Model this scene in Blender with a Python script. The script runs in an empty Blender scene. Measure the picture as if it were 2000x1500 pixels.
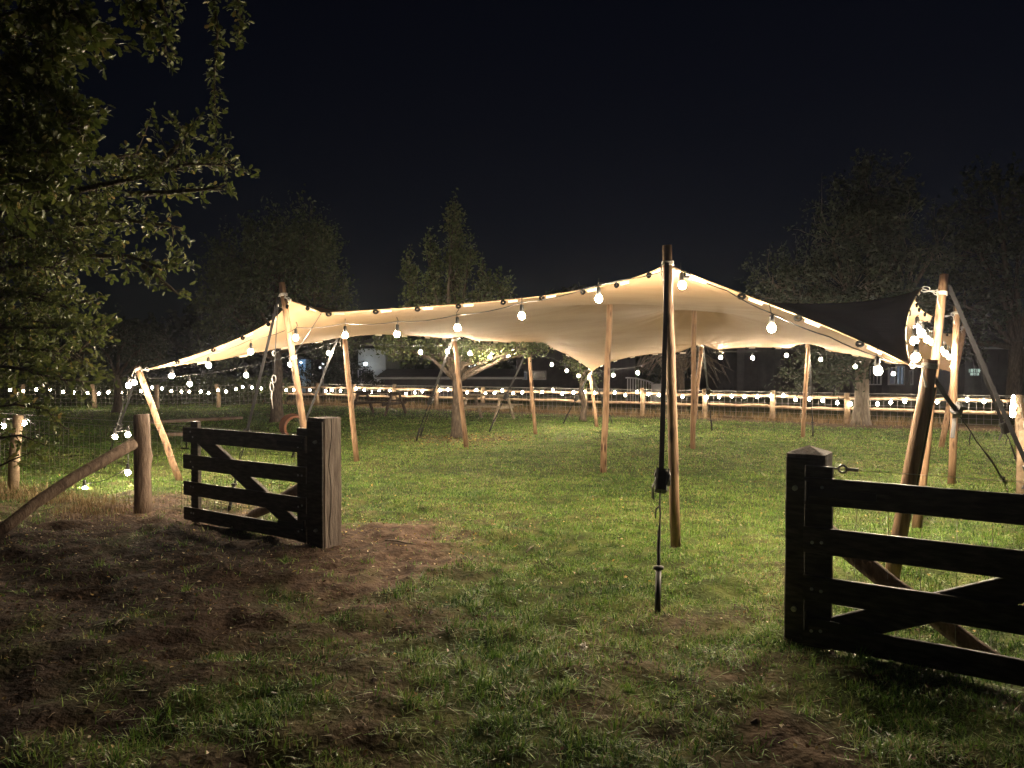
import bpy, math, random
import numpy as np
from mathutils import Vector, Matrix

scene = bpy.context.scene
COL = scene.collection
R = math.radians
rng = np.random.default_rng(7)
random.seed(7)

# ------------------------------------------------------------------ camera
FPX, CAM_H = 1450.0, 1.65
PITCH = math.atan(38.0 / FPX)
cam_d = bpy.data.cameras.new('camera')
cam_d.sensor_width = 36.0
cam_d.lens = FPX / 2000.0 * 36.0
cam_d.clip_start, cam_d.clip_end = 0.05, 1200.0
cam = bpy.data.objects.new('camera', cam_d)
cam.location = (0, 0, CAM_H)
cam.rotation_euler = (R(90) - PITCH, 0, 0)
COL.objects.link(cam)
scene.camera = cam

# ------------------------------------------------------------------ night sky, faint added fill sun, exposure
SUN_EL, SUN_ROT = R(4.0), R(205.0)
world = bpy.data.worlds.new('World')
scene.world = world
world.use_nodes = True
wn = world.node_tree
for n in list(wn.nodes):
    wn.nodes.remove(n)
w_out = wn.nodes.new('ShaderNodeOutputWorld')
w_bg = wn.nodes.new('ShaderNodeBackground')
w_sky = wn.nodes.new('ShaderNodeTexSky')
w_sky.sky_type = 'NISHITA'
w_sky.sun_disc = False
w_sky.sun_elevation = SUN_EL
w_sky.sun_rotation = SUN_ROT
w_sky.air_density = 1.0
w_sky.dust_density = 0.3
w_sky.ozone_density = 4.0
w_bg.inputs['Strength'].default_value = 0.0019
w_hs = wn.nodes.new('ShaderNodeHueSaturation')
w_hs.inputs['Saturation'].default_value = 0.72
w_hs.inputs['Hue'].default_value = 0.53
wn.links.new(w_sky.outputs[0], w_hs.inputs['Color'])
wn.links.new(w_hs.outputs[0], w_bg.inputs['Color'])
wn.links.new(w_bg.outputs[0], w_out.inputs['Surface'])

sun_d = bpy.data.lights.new('fill_sun', 'SUN')  # no moon in view; faint lamp added to bring out tree shapes
sun_d.energy = 0.008
sun_d.angle = R(0.5)
sun_d.color = (0.85, 0.9, 1.0)
sun = bpy.data.objects.new('fill_sun', sun_d)
sun.rotation_euler = (R(50), 0, R(-25))
COL.objects.link(sun)

BULB_E = 1750.0            # radiance of a string light globe
BULB_C = (1.0, 0.80, 0.56)

scene.view_settings.view_transform = 'Standard'
scene.view_settings.look = 'None'
scene.view_settings.exposure = 0.36
scene.view_settings.gamma = 1.0
scene.view_settings.use_curve_mapping = False
cy = scene.cycles
cy.use_denoising = True
cy.max_bounces = 5
cy.diffuse_bounces = 3
cy.glossy_bounces = 2
cy.transmission_bounces = 3
cy.transparent_max_bounces = 4
cy.volume_bounces = 0
cy.caustics_reflective = False
cy.caustics_refractive = False
cy.sample_clamp_indirect = 4.0
cy.use_light_tree = True


# ------------------------------------------------------------------ geometry of the view: survey helpers
def ray(u, v):
    a, b = (u - 1000.0) / FPX, (750.0 - v) / FPX
    return np.array([a, math.cos(PITCH) + b * math.sin(PITCH), -math.sin(PITCH) + b * math.cos(PITCH)])


def at(u, v, Y):
    d = ray(u, v)
    return np.array([0, 0, CAM_H]) + d * (Y / d[1])


def G(u, v):
    d = ray(u, v)
    return np.array([0, 0, CAM_H]) + d * (CAM_H / -d[2])


def yline(u, A, B):
    """depth at which the sight line of column u meets the upright plane through A and B"""
    k = (u - 1000.0) / FPX
    dx, dy = B[0] - A[0], B[1] - A[1]
    t = (k * A[1] - A[0]) / (dx - k * dy)
    return A[1] + t * dy


Zv = np.array([0, 0, 1.0])


def lerp(a, b, t):
    return np.asarray(a, float) * (1 - t) + np.asarray(b, float) * t


# ------------------------------------------------------------------ smooth value noise
def vnoise(x, y, scale, seed):
    r = np.random.default_rng(seed)
    tab = r.random((64, 64))
    x = np.asarray(x, float) / scale + 1000.0
    y = np.asarray(y, float) / scale + 1000.0
    xi, yi = np.floor(x).astype(int), np.floor(y).astype(int)
    fx, fy = x - xi, y - yi
    fx, fy = fx * fx * (3 - 2 * fx), fy * fy * (3 - 2 * fy)
    a = tab[xi % 64, yi % 64]; b = tab[(xi + 1) % 64, yi % 64]
    c = tab[xi % 64, (yi + 1) % 64]; d = tab[(xi + 1) % 64, (yi + 1) % 64]
    return (a * (1 - fx) + b * fx) * (1 - fy) + (c * (1 - fx) + d * fx) * fy


def sstep(e0, e1, x):
    t = np.clip((np.asarray(x, float) - e0) / (e1 - e0), 0, 1)
    return t * t * (3 - 2 * t)


def gz(x, y):
    """ground height: lumps in the trodden foreground, flat lawn beyond"""
    x = np.asarray(x, float); y = np.asarray(y, float)
    fore = 1.0 - sstep(6.5, 12.0, y + 0.64 * x)
    far = 1.0 - sstep(20, 34, y)
    z = (vnoise(x, y, 0.9, 1) - 0.5) * 0.05 * (0.25 + 0.75 * fore)
    z += (vnoise(x, y, 0.33, 2) - 0.5) * 0.060 * fore
    z += (vnoise(x, y, 0.13, 3) - 0.5) * 0.038 * fore
    bare = 1 - grassy(x, y)
    z += ((vnoise(x, y, 0.10, 5) - 0.5) * 0.034 + (vnoise(x, y * 1.3, 0.21, 6) - 0.5) * 0.030) * bare * fore
    z += (vnoise(x, y, 3.1, 4) - 0.5) * 0.03
    return z * far


def grassy(x, y):
    """0 bare earth .. 1 full turf"""
    x = np.asarray(x, float); y = np.asarray(y, float)
    s = (x - 1.77) * 0.54 + (y - 4.41) * 0.84           # distance behind the front fence line
    g = 0.98 - 0.30 * (1 - sstep(-1.8, 0.2, s))
    # earth before the left gate leaf, and round the gate post
    def blob(cx, cy, rx, ry, soft=0.6):
        d = np.sqrt(((x - cx) / rx) ** 2 + ((y - cy) / ry) ** 2)
        return 1 - sstep(1 - soft, 1 + soft, d)
    g -= 1.05 * blob(-3.7, 6.5, 2.1, 1.7, 0.5)
    g -= 0.55 * blob(-2.7, 4.7, 1.2, 1.1)
    g -= 1.00 * blob(-1.2, 6.7, 0.70, 0.95, 0.85)
    g -= 0.75 * blob(-4.2, 8.6, 1.6, 0.9)
    g -= 0.18 * blob(-2.6, 2.8, 1.6, 1.0)
    g -= 0.30 * blob(-0.95, 5.3, 0.5, 0.6)
    g -= 0.30 * blob(1.3, 4.0, 0.4, 0.3)
    g -= 0.12 * blob(2.0, 3.0, 1.2, 0.9)
    g -= 0.45 * blob(-1.0, 16.6, 1.5, 1.0)               # worn ring under the fruit tree
    g -= 0.80 * blob(9.6, 20.2, 1.4, 1.0)
    # dry strip along the far fence
    f = (x + 4.57) * 0.490 + (y - 28.8) * 0.8716
    g -= 0.9 * sstep(-1.6, -0.5, f) * (1 - sstep(0.8, 1.6, f))
    n = vnoise(x, y, 0.6, 11) * 0.5 + vnoise(x, y, 0.23, 12) * 0.5
    g += (n - 0.5) * 1.5 * (1.0 - 0.65 * sstep(0.5, 3.0, s))
    return np.clip(g, 0, 1)


# ------------------------------------------------------------------ mesh building
def new_mesh(name, verts, faces=None, mat=None, smooth=False, loops=None, starts=None):
    me = bpy.data.meshes.new(name)
    if loops is None:
        me.from_pydata([tuple(map(float, v)) for v in verts], [], [tuple(f) for f in faces])
    else:
        verts = np.asarray(verts, np.float32)
        me.vertices.add(len(verts)); me.vertices.foreach_set('co', verts.ravel())
        me.loops.add(len(loops)); me.loops.foreach_set('vertex_index', np.asarray(loops, np.int32))
        me.polygons.add(len(starts)); me.polygons.foreach_set('loop_start', np.asarray(starts, np.int32))
        me.update(calc_edges=True)
    if mat is not None:
        me.materials.append(mat)
    if smooth:
        me.polygons.foreach_set('use_smooth', [True] * len(me.polygons))
    me.update()
    return me


def link(name, data, parent=None, loc=(0, 0, 0)):
    o = bpy.data.objects.new(name, data)
    o.location = loc
    COL.objects.link(o)
    if parent is not None:
        o.parent = parent
    return o


def tag(o, label=None, cat=None, group=None, kind=None):
    if label: o['label'] = label
    if cat: o['category'] = cat
    if group: o['group'] = group
    if kind: o['kind'] = kind
    return o


def thing(name, label, cat, loc, group=None):
    o = bpy.data.objects.new(name, None)
    o.empty_display_size = 0.2
    o.location = tuple(map(float, loc))
    COL.objects.link(o)
    return tag(o, label, cat, group)


def wloc(o):
    p = np.zeros(3)
    while o is not None:
        p += np.array(o.location); o = o.parent
    return p


class MB:
    def __init__(self):
        self.v, self.f = [], []

    def add(self, vs, fs):
        b = len(self.v)
        self.v.extend([tuple(map(float, p)) for p in vs])
        self.f.extend([tuple(b + i for i in f) for f in fs])
        return self

    def box(self, c, s, X=(1, 0, 0), Y=(0, 1, 0), Z=(0, 0, 1), jit=0.0):
        c, X, Y, Z = map(lambda a: np.asarray(a, float), (c, X, Y, Z))
        vs = []
        for k in (-1, 1):
            for j in (-1, 1):
                for i in (-1, 1):
                    p = c + X * s[0] / 2 * i + Y * s[1] / 2 * j + Z * s[2] / 2 * k
                    if jit: p = p + rng.normal(0, jit, 3)
                    vs.append(p)
        return self.add(vs, [(0, 2, 3, 1), (4, 5, 7, 6), (0, 1, 5, 4), (2, 6, 7, 3), (1, 3, 7, 5), (0, 4, 6, 2)])

    def bevbox(self, c, s, X=(1, 0, 0), Y=(0, 1, 0), Z=(0, 0, 1), b=0.006):
        """box with chamfered long edges along X (a sawn board)"""
        c, X, Y, Z = map(lambda a: np.asarray(a, float), (c, X, Y, Z))
        hy, hz = s[1] / 2, s[2] / 2
        prof = [(-hy + b, -hz), (hy - b, -hz), (hy, -hz + b), (hy, hz - b), (hy - b, hz), (-hy + b, hz), (-hy, hz - b), (-hy, -hz + b)]
        nseg = 6
        vs, fs = [], []
        for i in range(nseg + 1):
            t = i / nseg - 0.5
            w = rng.normal(0, 0.0012, 2) if 0 < i < nseg else (0, 0)
            for (py, pz) in prof:
                vs.append(c + X * s[0] * t + Y * (py + w[0]) + Z * (pz + w[1]))
        for i in range(nseg):
            for k in range(8):
                a, d = i * 8 + k, i * 8 + (k + 1) % 8
                fs.append((a, d, d + 8, a + 8))
        fs.append(tuple(range(7, -1, -1)))
        fs.append(tuple(nseg * 8 + k for k in range(8)))
        return self.add(vs, fs)

    def tube(self, pts, rad, n=8, cap=True, rough=0.0, flat=1.0, phase=0.0):
        pts = [np.asarray(p, float) for p in pts]
        m = len(pts)
        if not hasattr(rad, '__len__'):
            rad = [rad] * m
        t0 = pts[1] - pts[0]
        t0 = t0 / (np.linalg.norm(t0) + 1e-9)
        ref = np.array([0, 0, 1.0]) if abs(t0[2]) < 0.9 else np.array([1.0, 0, 0])
        nrm = np.cross(t0, ref); nrm /= np.linalg.norm(nrm)
        vs, fs = [], []
        lob = rng.normal(0, rough, n) if rough else np.zeros(n)
        for i, p in enumerate(pts):
            t = pts[min(i + 1, m - 1)] - pts[max(i - 1, 0)]
            t = t / (np.linalg.norm(t) + 1e-9)
            nrm = nrm - t * np.dot(nrm, t); nrm /= (np.linalg.norm(nrm) + 1e-9)
            bi = np.cross(t, nrm)
            for k in range(n):
                a = 2 * math.pi * k / n + phase
                r = rad[i] * (1 + lob[k] + (rng.normal(0, rough * 0.6) if rough else 0))
                vs.append(p + nrm * math.cos(a) * r + bi * math.sin(a) * r * flat)
        for i in range(m - 1):
            for k in range(n):
                a, b = i * n + k, i * n + (k + 1) % n
                fs.append((a, b, b + n, a + n))
        if cap:
            fs.append(tuple(range(n - 1, -1, -1)))
            fs.append(tuple((m - 1) * n + k for k in range(n)))
        return self.add(vs, fs)

    def band(self, pts, w, t, side):
        """flat webbing: width w along side, thickness t"""
        pts = [np.asarray(p, float) for p in pts]
        side = np.asarray(side, float); side /= np.linalg.norm(side)
        vs, fs = [], []
        m = len(pts)
        for i, p in enumerate(pts):
            d = pts[min(i + 1, m - 1)] - pts[max(i - 1, 0)]
            d /= np.linalg.norm(d)
            s = side - d * np.dot(side, d); s /= np.linalg.norm(s)
            nn = np.cross(d, s)
            for (a, b) in ((-1, -1), (1, -1), (1, 1), (-1, 1)):
                vs.append(p + s * w / 2 * a + nn * t / 2 * b)
        for i in range(m - 1):
            for k in range(4):
                a, b = i * 4 + k, i * 4 + (k + 1) % 4
                fs.append((a, b, b + 4, a + 4))
        fs.append((3, 2, 1, 0)); fs.append(tuple((m - 1) * 4 + k for k in range(4)))
        return self.add(vs, fs)

    def lathe(self, prof, c=(0, 0, 0), n=10):
        c = np.asarray(c, float)
        vs, fs = [], []
        for (r, z) in prof:
            for k in range(n):
                a = 2 * math.pi * k / n
                vs.append(c + np.array([r * math.cos(a), r * math.sin(a), z]))
        for i in range(len(prof) - 1):
            for k in range(n):
                a, b = i * n + k, i * n + (k + 1) % n
                fs.append((a, b, b + n, a + n))
        fs.append(tuple(range(n - 1, -1, -1)))
        fs.append(tuple((len(prof) - 1) * n + k for k in range(n)))
        return self.add(vs, fs)

    def ring(self, c, axis, Rr, r, n=12, k=5, sx=1.0):
        c = np.asarray(c, float); axis = np.asarray(axis, float); axis /= np.linalg.norm(axis)
        ref = np.array([0, 0, 1.0]) if abs(axis[2]) < 0.9 else np.array([1.0, 0, 0])
        a1 = np.cross(axis, ref); a1 /= np.linalg.norm(a1); a2 = np.cross(axis, a1)
        vs, fs = [], []
        for i in range(n):
            a = 2 * math.pi * i / n
            d = a1 * math.cos(a) * sx + a2 * math.sin(a)
            dd = d / np.linalg.norm(d)
            for j in range(k):
                b = 2 * math.pi * j / k
                vs.append(c + d * Rr + dd * r * math.cos(b) + axis * r * math.sin(b))
        for i in range(n):
            for j in range(k):
                i2, j2 = (i + 1) % n, (j + 1) % k
                fs.append((i * k + j, i2 * k + j, i2 * k + j2, i * k + j2))
        return self.add(vs, fs)

    def build(self, name, mat, parent=None, smooth=False, loc=None):
        off = wloc(parent) if parent is not None else (np.asarray(loc, float) if loc is not None else np.zeros(3))
        vs = np.asarray(self.v) - off
        me = new_mesh(name, vs, self.f, mat, smooth)
        return link(name, me, parent, (0, 0, 0) if parent is not None else tuple(off))


# ------------------------------------------------------------------ materials
def mat_new(name):
    m = bpy.data.materials.new(name)
    m.use_nodes = True
    nt = m.node_tree
    for n in list(nt.nodes):
        nt.nodes.remove(n)
    out = nt.nodes.new('ShaderNodeOutputMaterial')
    b = nt.nodes.new('ShaderNodeBsdfPrincipled')
    nt.links.new(b.outputs[0], out.inputs[0])
    return m, nt, b, out


def noise_mat(name, cols, scale=8.0, stretch=(1, 1, 1), rough=0.7, bump=0.0, bscale=None, spec=0.3, detail=5.0, rand=0.0):
    """colour ramp over noise (object coordinates), optional bump, optional per-object shift"""
    m, nt, b, out = mat_new(name)
    N, L = nt.nodes, nt.links
    tc = N.new('ShaderNodeTexCoord')
    mp = N.new('ShaderNodeMapping')
    mp.inputs['Scale'].default_value = stretch
    L.new(tc.outputs['Object'], mp.inputs['Vector'])
    if rand:
        oi = N.new('ShaderNodeObjectInfo')
        mul = N.new('ShaderNodeMath'); mul.operation = 'MULTIPLY'; mul.inputs[1].default_value = 37.0
        L.new(oi.outputs['Random'], mul.inputs[0])
        L.new(mul.outputs[0], mp.inputs['Location'])
    nz = N.new('ShaderNodeTexNoise')
    nz.inputs['Scale'].default_value = scale
    nz.inputs['Detail'].default_value = detail
    L.new(mp.outputs[0], nz.inputs['Vector'])
    cr = N.new('ShaderNodeValToRGB')
    e = cr.color_ramp.elements
    while len(e) < len(cols):
        e.new(0.5)
    for i, c in enumerate(cols):
        e[i].position = 0.28 + 0.44 * i / (len(cols) - 1)
        e[i].color = (*c, 1)
    L.new(nz.outputs['Fac'], cr.inputs['Fac'])
    col = cr.outputs['Color']
    if rand:
        hv = N.new('ShaderNodeHueSaturation')
        mr = N.new('ShaderNodeMapRange')
        mr.inputs['To Min'].default_value = 1 - rand; mr.inputs['To Max'].default_value = 1 + rand
        L.new(oi.outputs['Random'], mr.inputs['Value'])
        L.new(mr.outputs[0], hv.inputs['Value'])
        L.new(col, hv.inputs['Color']); col = hv.outputs['Color']
    L.new(col, b.inputs['Base Color'])
    b.inputs['Roughness'].default_value = rough
    b.inputs['Specular IOR Level'].default_value = spec
    if bump:
        n2 = N.new('ShaderNodeTexNoise')
        n2.inputs['Scale'].default_value = bscale or scale * 3
        n2.inputs['Detail'].default_value = 6
        L.new(mp.outputs[0], n2.inputs['Vector'])
        bp = N.new('ShaderNodeBump')
        bp.inputs['Strength'].default_value = bump
        bp.inputs['Distance'].default_value = 0.02
        L.new(n2.outputs['Fac'], bp.inputs['Height'])
        L.new(bp.outputs[0], b.inputs['Normal'])
    return m


def flat_mat(name, c, rough=0.6, metal=0.0, spec=0.4):
    m, nt, b, out = mat_new(name)
    b.inputs['Base Color'].default_value = (*c, 1)
    b.inputs['Roughness'].default_value = rough
    b.inputs['Metallic'].default_value = metal
    b.inputs['Specular IOR Level'].default_value = spec
    return m


def emit_mat(name, c, s):
    m, nt, b, out = mat_new(name)
    nt.nodes.remove(b)
    e = nt.nodes.new('ShaderNodeEmission')
    e.inputs['Color'].default_value = (*c, 1)
    e.inputs['Strength'].default_value = s
    nt.links.new(e.outputs[0], out.inputs[0])
    return m


def tint_mat(name, cols, rough=0.6, trans=0.25, spec=0.25):
    """leaf / blade material: colour from the per-piece 'tint' attribute, part of the light passes through"""
    m, nt, b, out = mat_new(name)
    N, L = nt.nodes, nt.links
    at_ = N.new('ShaderNodeAttribute'); at_.attribute_name = 'tint'
    cr = N.new('ShaderNodeValToRGB')
    e = cr.color_ramp.elements
    while len(e) < len(cols):
        e.new(0.5)
    for i, (p, c) in enumerate(cols):
        e[i].position = p; e[i].color = (*c, 1)
    L.new(at_.outputs['Fac'], cr.inputs['Fac'])
    L.new(cr.outputs['Color'], b.inputs['Base Color'])
    b.inputs['Roughness'].default_value = rough
    b.inputs['Specular IOR Level'].default_value = spec
    tr = N.new('ShaderNodeBsdfTranslucent')
    L.new(cr.outputs['Color'], tr.inputs['Color'])
    mx = N.new('ShaderNodeMixShader'); mx.inputs[0].default_value = trans
    L.new(b.outputs[0], mx.inputs[1]); L.new(tr.outputs[0], mx.inputs[2])
    L.new(mx.outputs[0], out.inputs[0])
    return m


M = {}
M['pole'] = noise_mat('peeled_pole_wood', [(0.11, 0.062, 0.034), (0.22, 0.135, 0.078), (0.31, 0.205, 0.125)], 6.0, (6, 6, 0.5), 0.65, 0.35, 30, rand=0.14)
_nt = M['pole'].node_tree
_b = [n for n in _nt.nodes if n.type == 'BSDF_PRINCIPLED'][0]
_src = _b.inputs['Base Color'].links[0].from_socket
_tc = _nt.nodes.new('ShaderNodeTexCoord'); _mp = _nt.nodes.new('ShaderNodeMapping'); _mp.inputs['Scale'].default_value = (9.0, 9.0, 2.6)
_oi = _nt.nodes.new('ShaderNodeObjectInfo'); _ml = _nt.nodes.new('ShaderNodeMath'); _ml.operation = 'MULTIPLY'; _ml.inputs[1].default_value = 53.0
_nt.links.new(_oi.outputs['Random'], _ml.inputs[0]); _nt.links.new(_ml.outputs[0], _mp.inputs['Location'])
_vo = _nt.nodes.new('ShaderNodeTexVoronoi'); _vo.inputs['Scale'].default_value = 1.3
_mr = _nt.nodes.new('ShaderNodeMapRange'); _mr.inputs['From Min'].default_value = 0.13; _mr.inputs['From Max'].default_value = 0.30
_mx = _nt.nodes.new('ShaderNodeMix'); _mx.data_type = 'RGBA'; _mx.inputs['A'].default_value = (0.055, 0.026, 0.014, 1)
_nt.links.new(_tc.outputs['Object'], _mp.inputs['Vector']); _nt.links.new(_mp.outputs[0], _vo.inputs['Vector'])
_nt.links.new(_vo.outputs['Distance'], _mr.inputs['Value']); _nt.links.new(_mr.outputs[0], _mx.inputs['Factor'])
_nt.links.new(_src, _mx.inputs['B']); _nt.links.new(_mx.outputs['Result'], _b.inputs['Base Color'])
M['black_wood'] = noise_mat('black_stained_board', [(0.022, 0.018, 0.015), (0.055, 0.046, 0.038), (0.105, 0.088, 0.072)], 5.0, (2, 2, 9), 0.55, 0.25, 40, spec=0.25, rand=0.15)
M['oak'] = noise_mat('weathered_oak', [(0.075, 0.057, 0.046), (0.14, 0.112, 0.095), (0.21, 0.175, 0.15)], 7.0, (6, 6, 0.6), 0.8, 0.6, 26)
M['bark_log'] = noise_mat('old_log', [(0.08, 0.055, 0.042), (0.17, 0.12, 0.09), (0.27, 0.20, 0.15)], 6.0, (4, 4, 0.8), 0.85, 0.8, 18)
M['rail'] = noise_mat('split_chestnut', [(0.16, 0.11, 0.07), (0.26, 0.19, 0.125), (0.36, 0.275, 0.19)], 4.0, (2, 2, 2), 0.75, 0.4, 20, rand=0.15)
M['bark'] = noise_mat('tree_bark', [(0.028, 0.022, 0.016), (0.060, 0.046, 0.034), (0.11, 0.085, 0.065)], 7.0, (4, 4, 1.0), 0.9, 1.0, 14)
M['bark_pale'] = noise_mat('pale_tree_bark', [(0.07, 0.06, 0.045), (0.12, 0.10, 0.08), (0.19, 0.165, 0.13)], 6.0, (3, 3, 0.8), 0.9, 0.8, 14)
M['old_table'] = noise_mat('dark_table_wood', [(0.025, 0.018, 0.014), (0.05, 0.036, 0.028), (0.08, 0.06, 0.045)], 6.0, (3, 3, 3), 0.8, 0.3, 20)
M['grey_table'] = noise_mat('greyed_table_wood', [(0.11, 0.09, 0.065), (0.19, 0.155, 0.115), (0.27, 0.225, 0.17)], 6.0, (3, 3, 3), 0.8, 0.3, 20)
M['strap'] = noise_mat('black_webbing', [(0.010, 0.010, 0.011), (0.018, 0.018, 0.019)], 60.0, (1, 1, 1), 0.7, 0.2, 200)
M['rubber'] = flat_mat('black_rubber', (0.012, 0.012, 0.012), 0.5)
M['rope'] = noise_mat('pale_rope', [(0.35, 0.32, 0.28), (0.52, 0.49, 0.44)], 60.0, (1, 1, 1), 0.8, 0.3, 150)
M['steel'] = flat_mat('galvanised_steel', (0.55, 0.55, 0.54), 0.38, 0.9)
M['loop_black'] = flat_mat('matt_black_loop', (0.004, 0.004, 0.004), 0.95, 0.0, 0.03)
M['wire'] = flat_mat('fence_wire', (0.42, 0.40, 0.38), 0.5, 0.5)
M['iron'] = flat_mat('dark_iron', (0.03, 0.03, 0.03), 0.5, 0.6)
M['cord'] = flat_mat('black_cord', (0.012, 0.012, 0.012), 0.55)
M['patch'] = noise_mat('hem_patch_fabric', [(0.50, 0.43, 0.33), (0.62, 0.55, 0.44)], 20.0, (1, 1, 1), 0.8)
M['clay'] = noise_mat('fired_clay', [(0.10, 0.040, 0.022), (0.16, 0.065, 0.036), (0.21, 0.095, 0.055)], 6.0, (1, 1, 1), 0.8, 0.3, 18)
def globe_mat(name, c, s_, spread):
    m = emit_mat(name, c, s_)
    nt = m.node_tree
    e = [n for n in nt.nodes if n.type == 'EMISSION'][0]
    oi = nt.nodes.new('ShaderNodeObjectInfo')
    mr = nt.nodes.new('ShaderNodeMapRange')
    mr.inputs['To Min'].default_value = s_ * (1 - spread); mr.inputs['To Max'].default_value = s_ * (1 + spread)
    nt.links.new(oi.outputs['Random'], mr.inputs['Value'])
    nt.links.new(mr.outputs[0], e.inputs['Strength'])
    return m


M['bulb'] = globe_mat('warm_globe', BULB_C, BULB_E, 0.18)
M['bulb_fence'] = globe_mat('warm_fence_globe', BULB_C, BULB_E * 0.06, 0.7)


def fabric_mat():
    m, nt, b, out = mat_new('sand_stretch_fabric')
    N, L = nt.nodes, nt.links
    tc = N.new('ShaderNodeTexCoord')
    nz = N.new('ShaderNodeTexNoise'); nz.inputs['Scale'].default_value = 1.1; nz.inputs['Detail'].default_value = 6
    L.new(tc.outputs['Object'], nz.inputs['Vector'])
    cr = N.new('ShaderNodeValToRGB')
    cr.color_ramp.elements[0].position = 0.3; cr.color_ramp.elements[0].color = (0.258, 0.172, 0.098, 1)
    cr.color_ramp.elements[1].position = 0.7; cr.color_ramp.elements[1].color = (0.33, 0.228, 0.136, 1)
    L.new(nz.outputs['Fac'], cr.inputs['Fac'])
    L.new(cr.outputs['Color'], b.inputs['Base Color'])
    b.inputs['Roughness'].default_value = 0.85
    b.inputs['Specular IOR Level'].default_value = 0.15
    mp = N.new('ShaderNodeMapping'); mp.inputs['Scale'].default_value = (0.5, 2.2, 1.0); mp.inputs['Rotation'].default_value = (0, 0, R(33))
    L.new(tc.outputs['Object'], mp.inputs['Vector'])
    n2 = N.new('ShaderNodeTexNoise'); n2.inputs['Scale'].default_value = 2.2; n2.inputs['Detail'].default_value = 4
    L.new(mp.outputs[0], n2.inputs['Vector'])
    bp = N.new('ShaderNodeBump'); bp.inputs['Strength'].default_value = 0.35; bp.inputs['Distance'].default_value = 0.03
    L.new(n2.outputs['Fac'], bp.inputs['Height'])
    L.new(bp.outputs[0], b.inputs['Normal'])
    return m


M['fabric'] = fabric_mat()


def ground_mat():
    m, nt, b, out = mat_new('earth_and_turf')
    N, L = nt.nodes, nt.links
    tc = N.new('ShaderNodeTexCoord')
    def nz(s, d=6):
        n = N.new('ShaderNodeTexNoise'); n.inputs['Scale'].default_value = s; n.inputs['Detail'].default_value = d
        L.new(tc.outputs['Object'], n.inputs['Vector']); return n
    def ramp(src, stops):
        cr = N.new('ShaderNodeValToRGB'); e = cr.color_ramp.elements
        while len(e) < len(stops): e.new(0.5)
        for i, (p, c) in enumerate(stops):
            e[i].position = p; e[i].color = (*c, 1)
        L.new(src.outputs['Fac'], cr.inputs['Fac']); return cr
    earth = ramp(nz(9), [(0.3, (0.038, 0.024, 0.016)), (0.5, (0.092, 0.060, 0.042)), (0.72, (0.19, 0.132, 0.096))])
    turf = ramp(nz(4), [(0.3, (0.018, 0.027, 0.007)), (0.5, (0.052, 0.070, 0.018)), (0.7, (0.105, 0.122, 0.034))])
    shaded_earth = ramp(nz(11), [(0.3, (0.010, 0.0065, 0.0045)), (0.5, (0.026, 0.017, 0.012)), (0.75, (0.075, 0.052, 0.038))])  # left earth, with the shade of gate and oak put into its colour
    unshaded = N.new('ShaderNodeAttribute'); unshaded.attribute_name = 'trodden'  # low on the left, where the painted shade lies; paler trodden earth elsewhere
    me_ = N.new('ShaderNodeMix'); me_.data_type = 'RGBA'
    L.new(unshaded.outputs['Fac'], me_.inputs['Factor'])
    L.new(shaded_earth.outputs['Color'], me_.inputs['A']); L.new(earth.outputs['Color'], me_.inputs['B'])
    a = N.new('ShaderNodeAttribute'); a.attribute_name = 'grassy'
    mx = N.new('ShaderNodeMix'); mx.data_type = 'RGBA'
    L.new(a.outputs['Fac'], mx.inputs['Factor'])
    L.new(me_.outputs['Result'], mx.inputs['A']); L.new(turf.outputs['Color'], mx.inputs['B'])
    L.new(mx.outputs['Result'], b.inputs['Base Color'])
    b.inputs['Roughness'].default_value = 0.95
    b.inputs['Specular IOR Level'].default_value = 0.1
    bp = N.new('ShaderNodeBump'); bp.inputs['Strength'].default_value = 0.9; bp.inputs['Distance'].default_value = 0.03
    L.new(nz(28, 8).outputs['Fac'], bp.inputs['Height'])
    L.new(bp.outputs[0], b.inputs['Normal'])
    return m


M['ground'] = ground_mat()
M['blade'] = tint_mat('grass_blade', [(0.0, (0.022, 0.070, 0.010)), (0.35, (0.096, 0.200, 0.028)), (0.65, (0.185, 0.325, 0.048)), (0.85, (0.27, 0.34, 0.09)), (1.0, (0.34, 0.28, 0.15))], 0.42, 0.3, 0.5)
M['straw'] = tint_mat('dry_stems', [(0.0, (0.10, 0.07, 0.035)), (0.5, (0.22, 0.155, 0.08)), (1.0, (0.36, 0.27, 0.15))], 0.7, 0.2)
M['litter'] = tint_mat('fallen_leaf', [(0.0, (0.045, 0.025, 0.014)), (0.5, (0.12, 0.07, 0.036)), (0.8, (0.42, 0.30, 0.09)), (1.0, (0.50, 0.42, 0.30))], 0.7, 0.2)
M['leaf_oak'] = tint_mat('oak_leaf', [(0.0, (0.035, 0.052, 0.012)), (0.5, (0.080, 0.105, 0.025)), (0.85, (0.14, 0.155, 0.04)), (1.0, (0.24, 0.18, 0.06))], 0.45, 0.35, 0.4)
M['leaf_a'] = tint_mat('lime_leaf', [(0.0, (0.032, 0.045, 0.022)), (0.6, (0.064, 0.085, 0.043)), (1.0, (0.125, 0.138, 0.075))], 0.5, 0.3)
M['leaf_b'] = tint_mat('pear_leaf', [(0.0, (0.040, 0.056, 0.020)), (0.6, (0.075, 0.100, 0.036)), (1.0, (0.13, 0.13, 0.06))], 0.5, 0.3)
M['leaf_c'] = tint_mat('dark_leaf', [(0.0, (0.024, 0.032, 0.020)), (0.6, (0.048, 0.060, 0.037)), (1.0, (0.095, 0.10, 0.066))], 0.55, 0.25)

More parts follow.
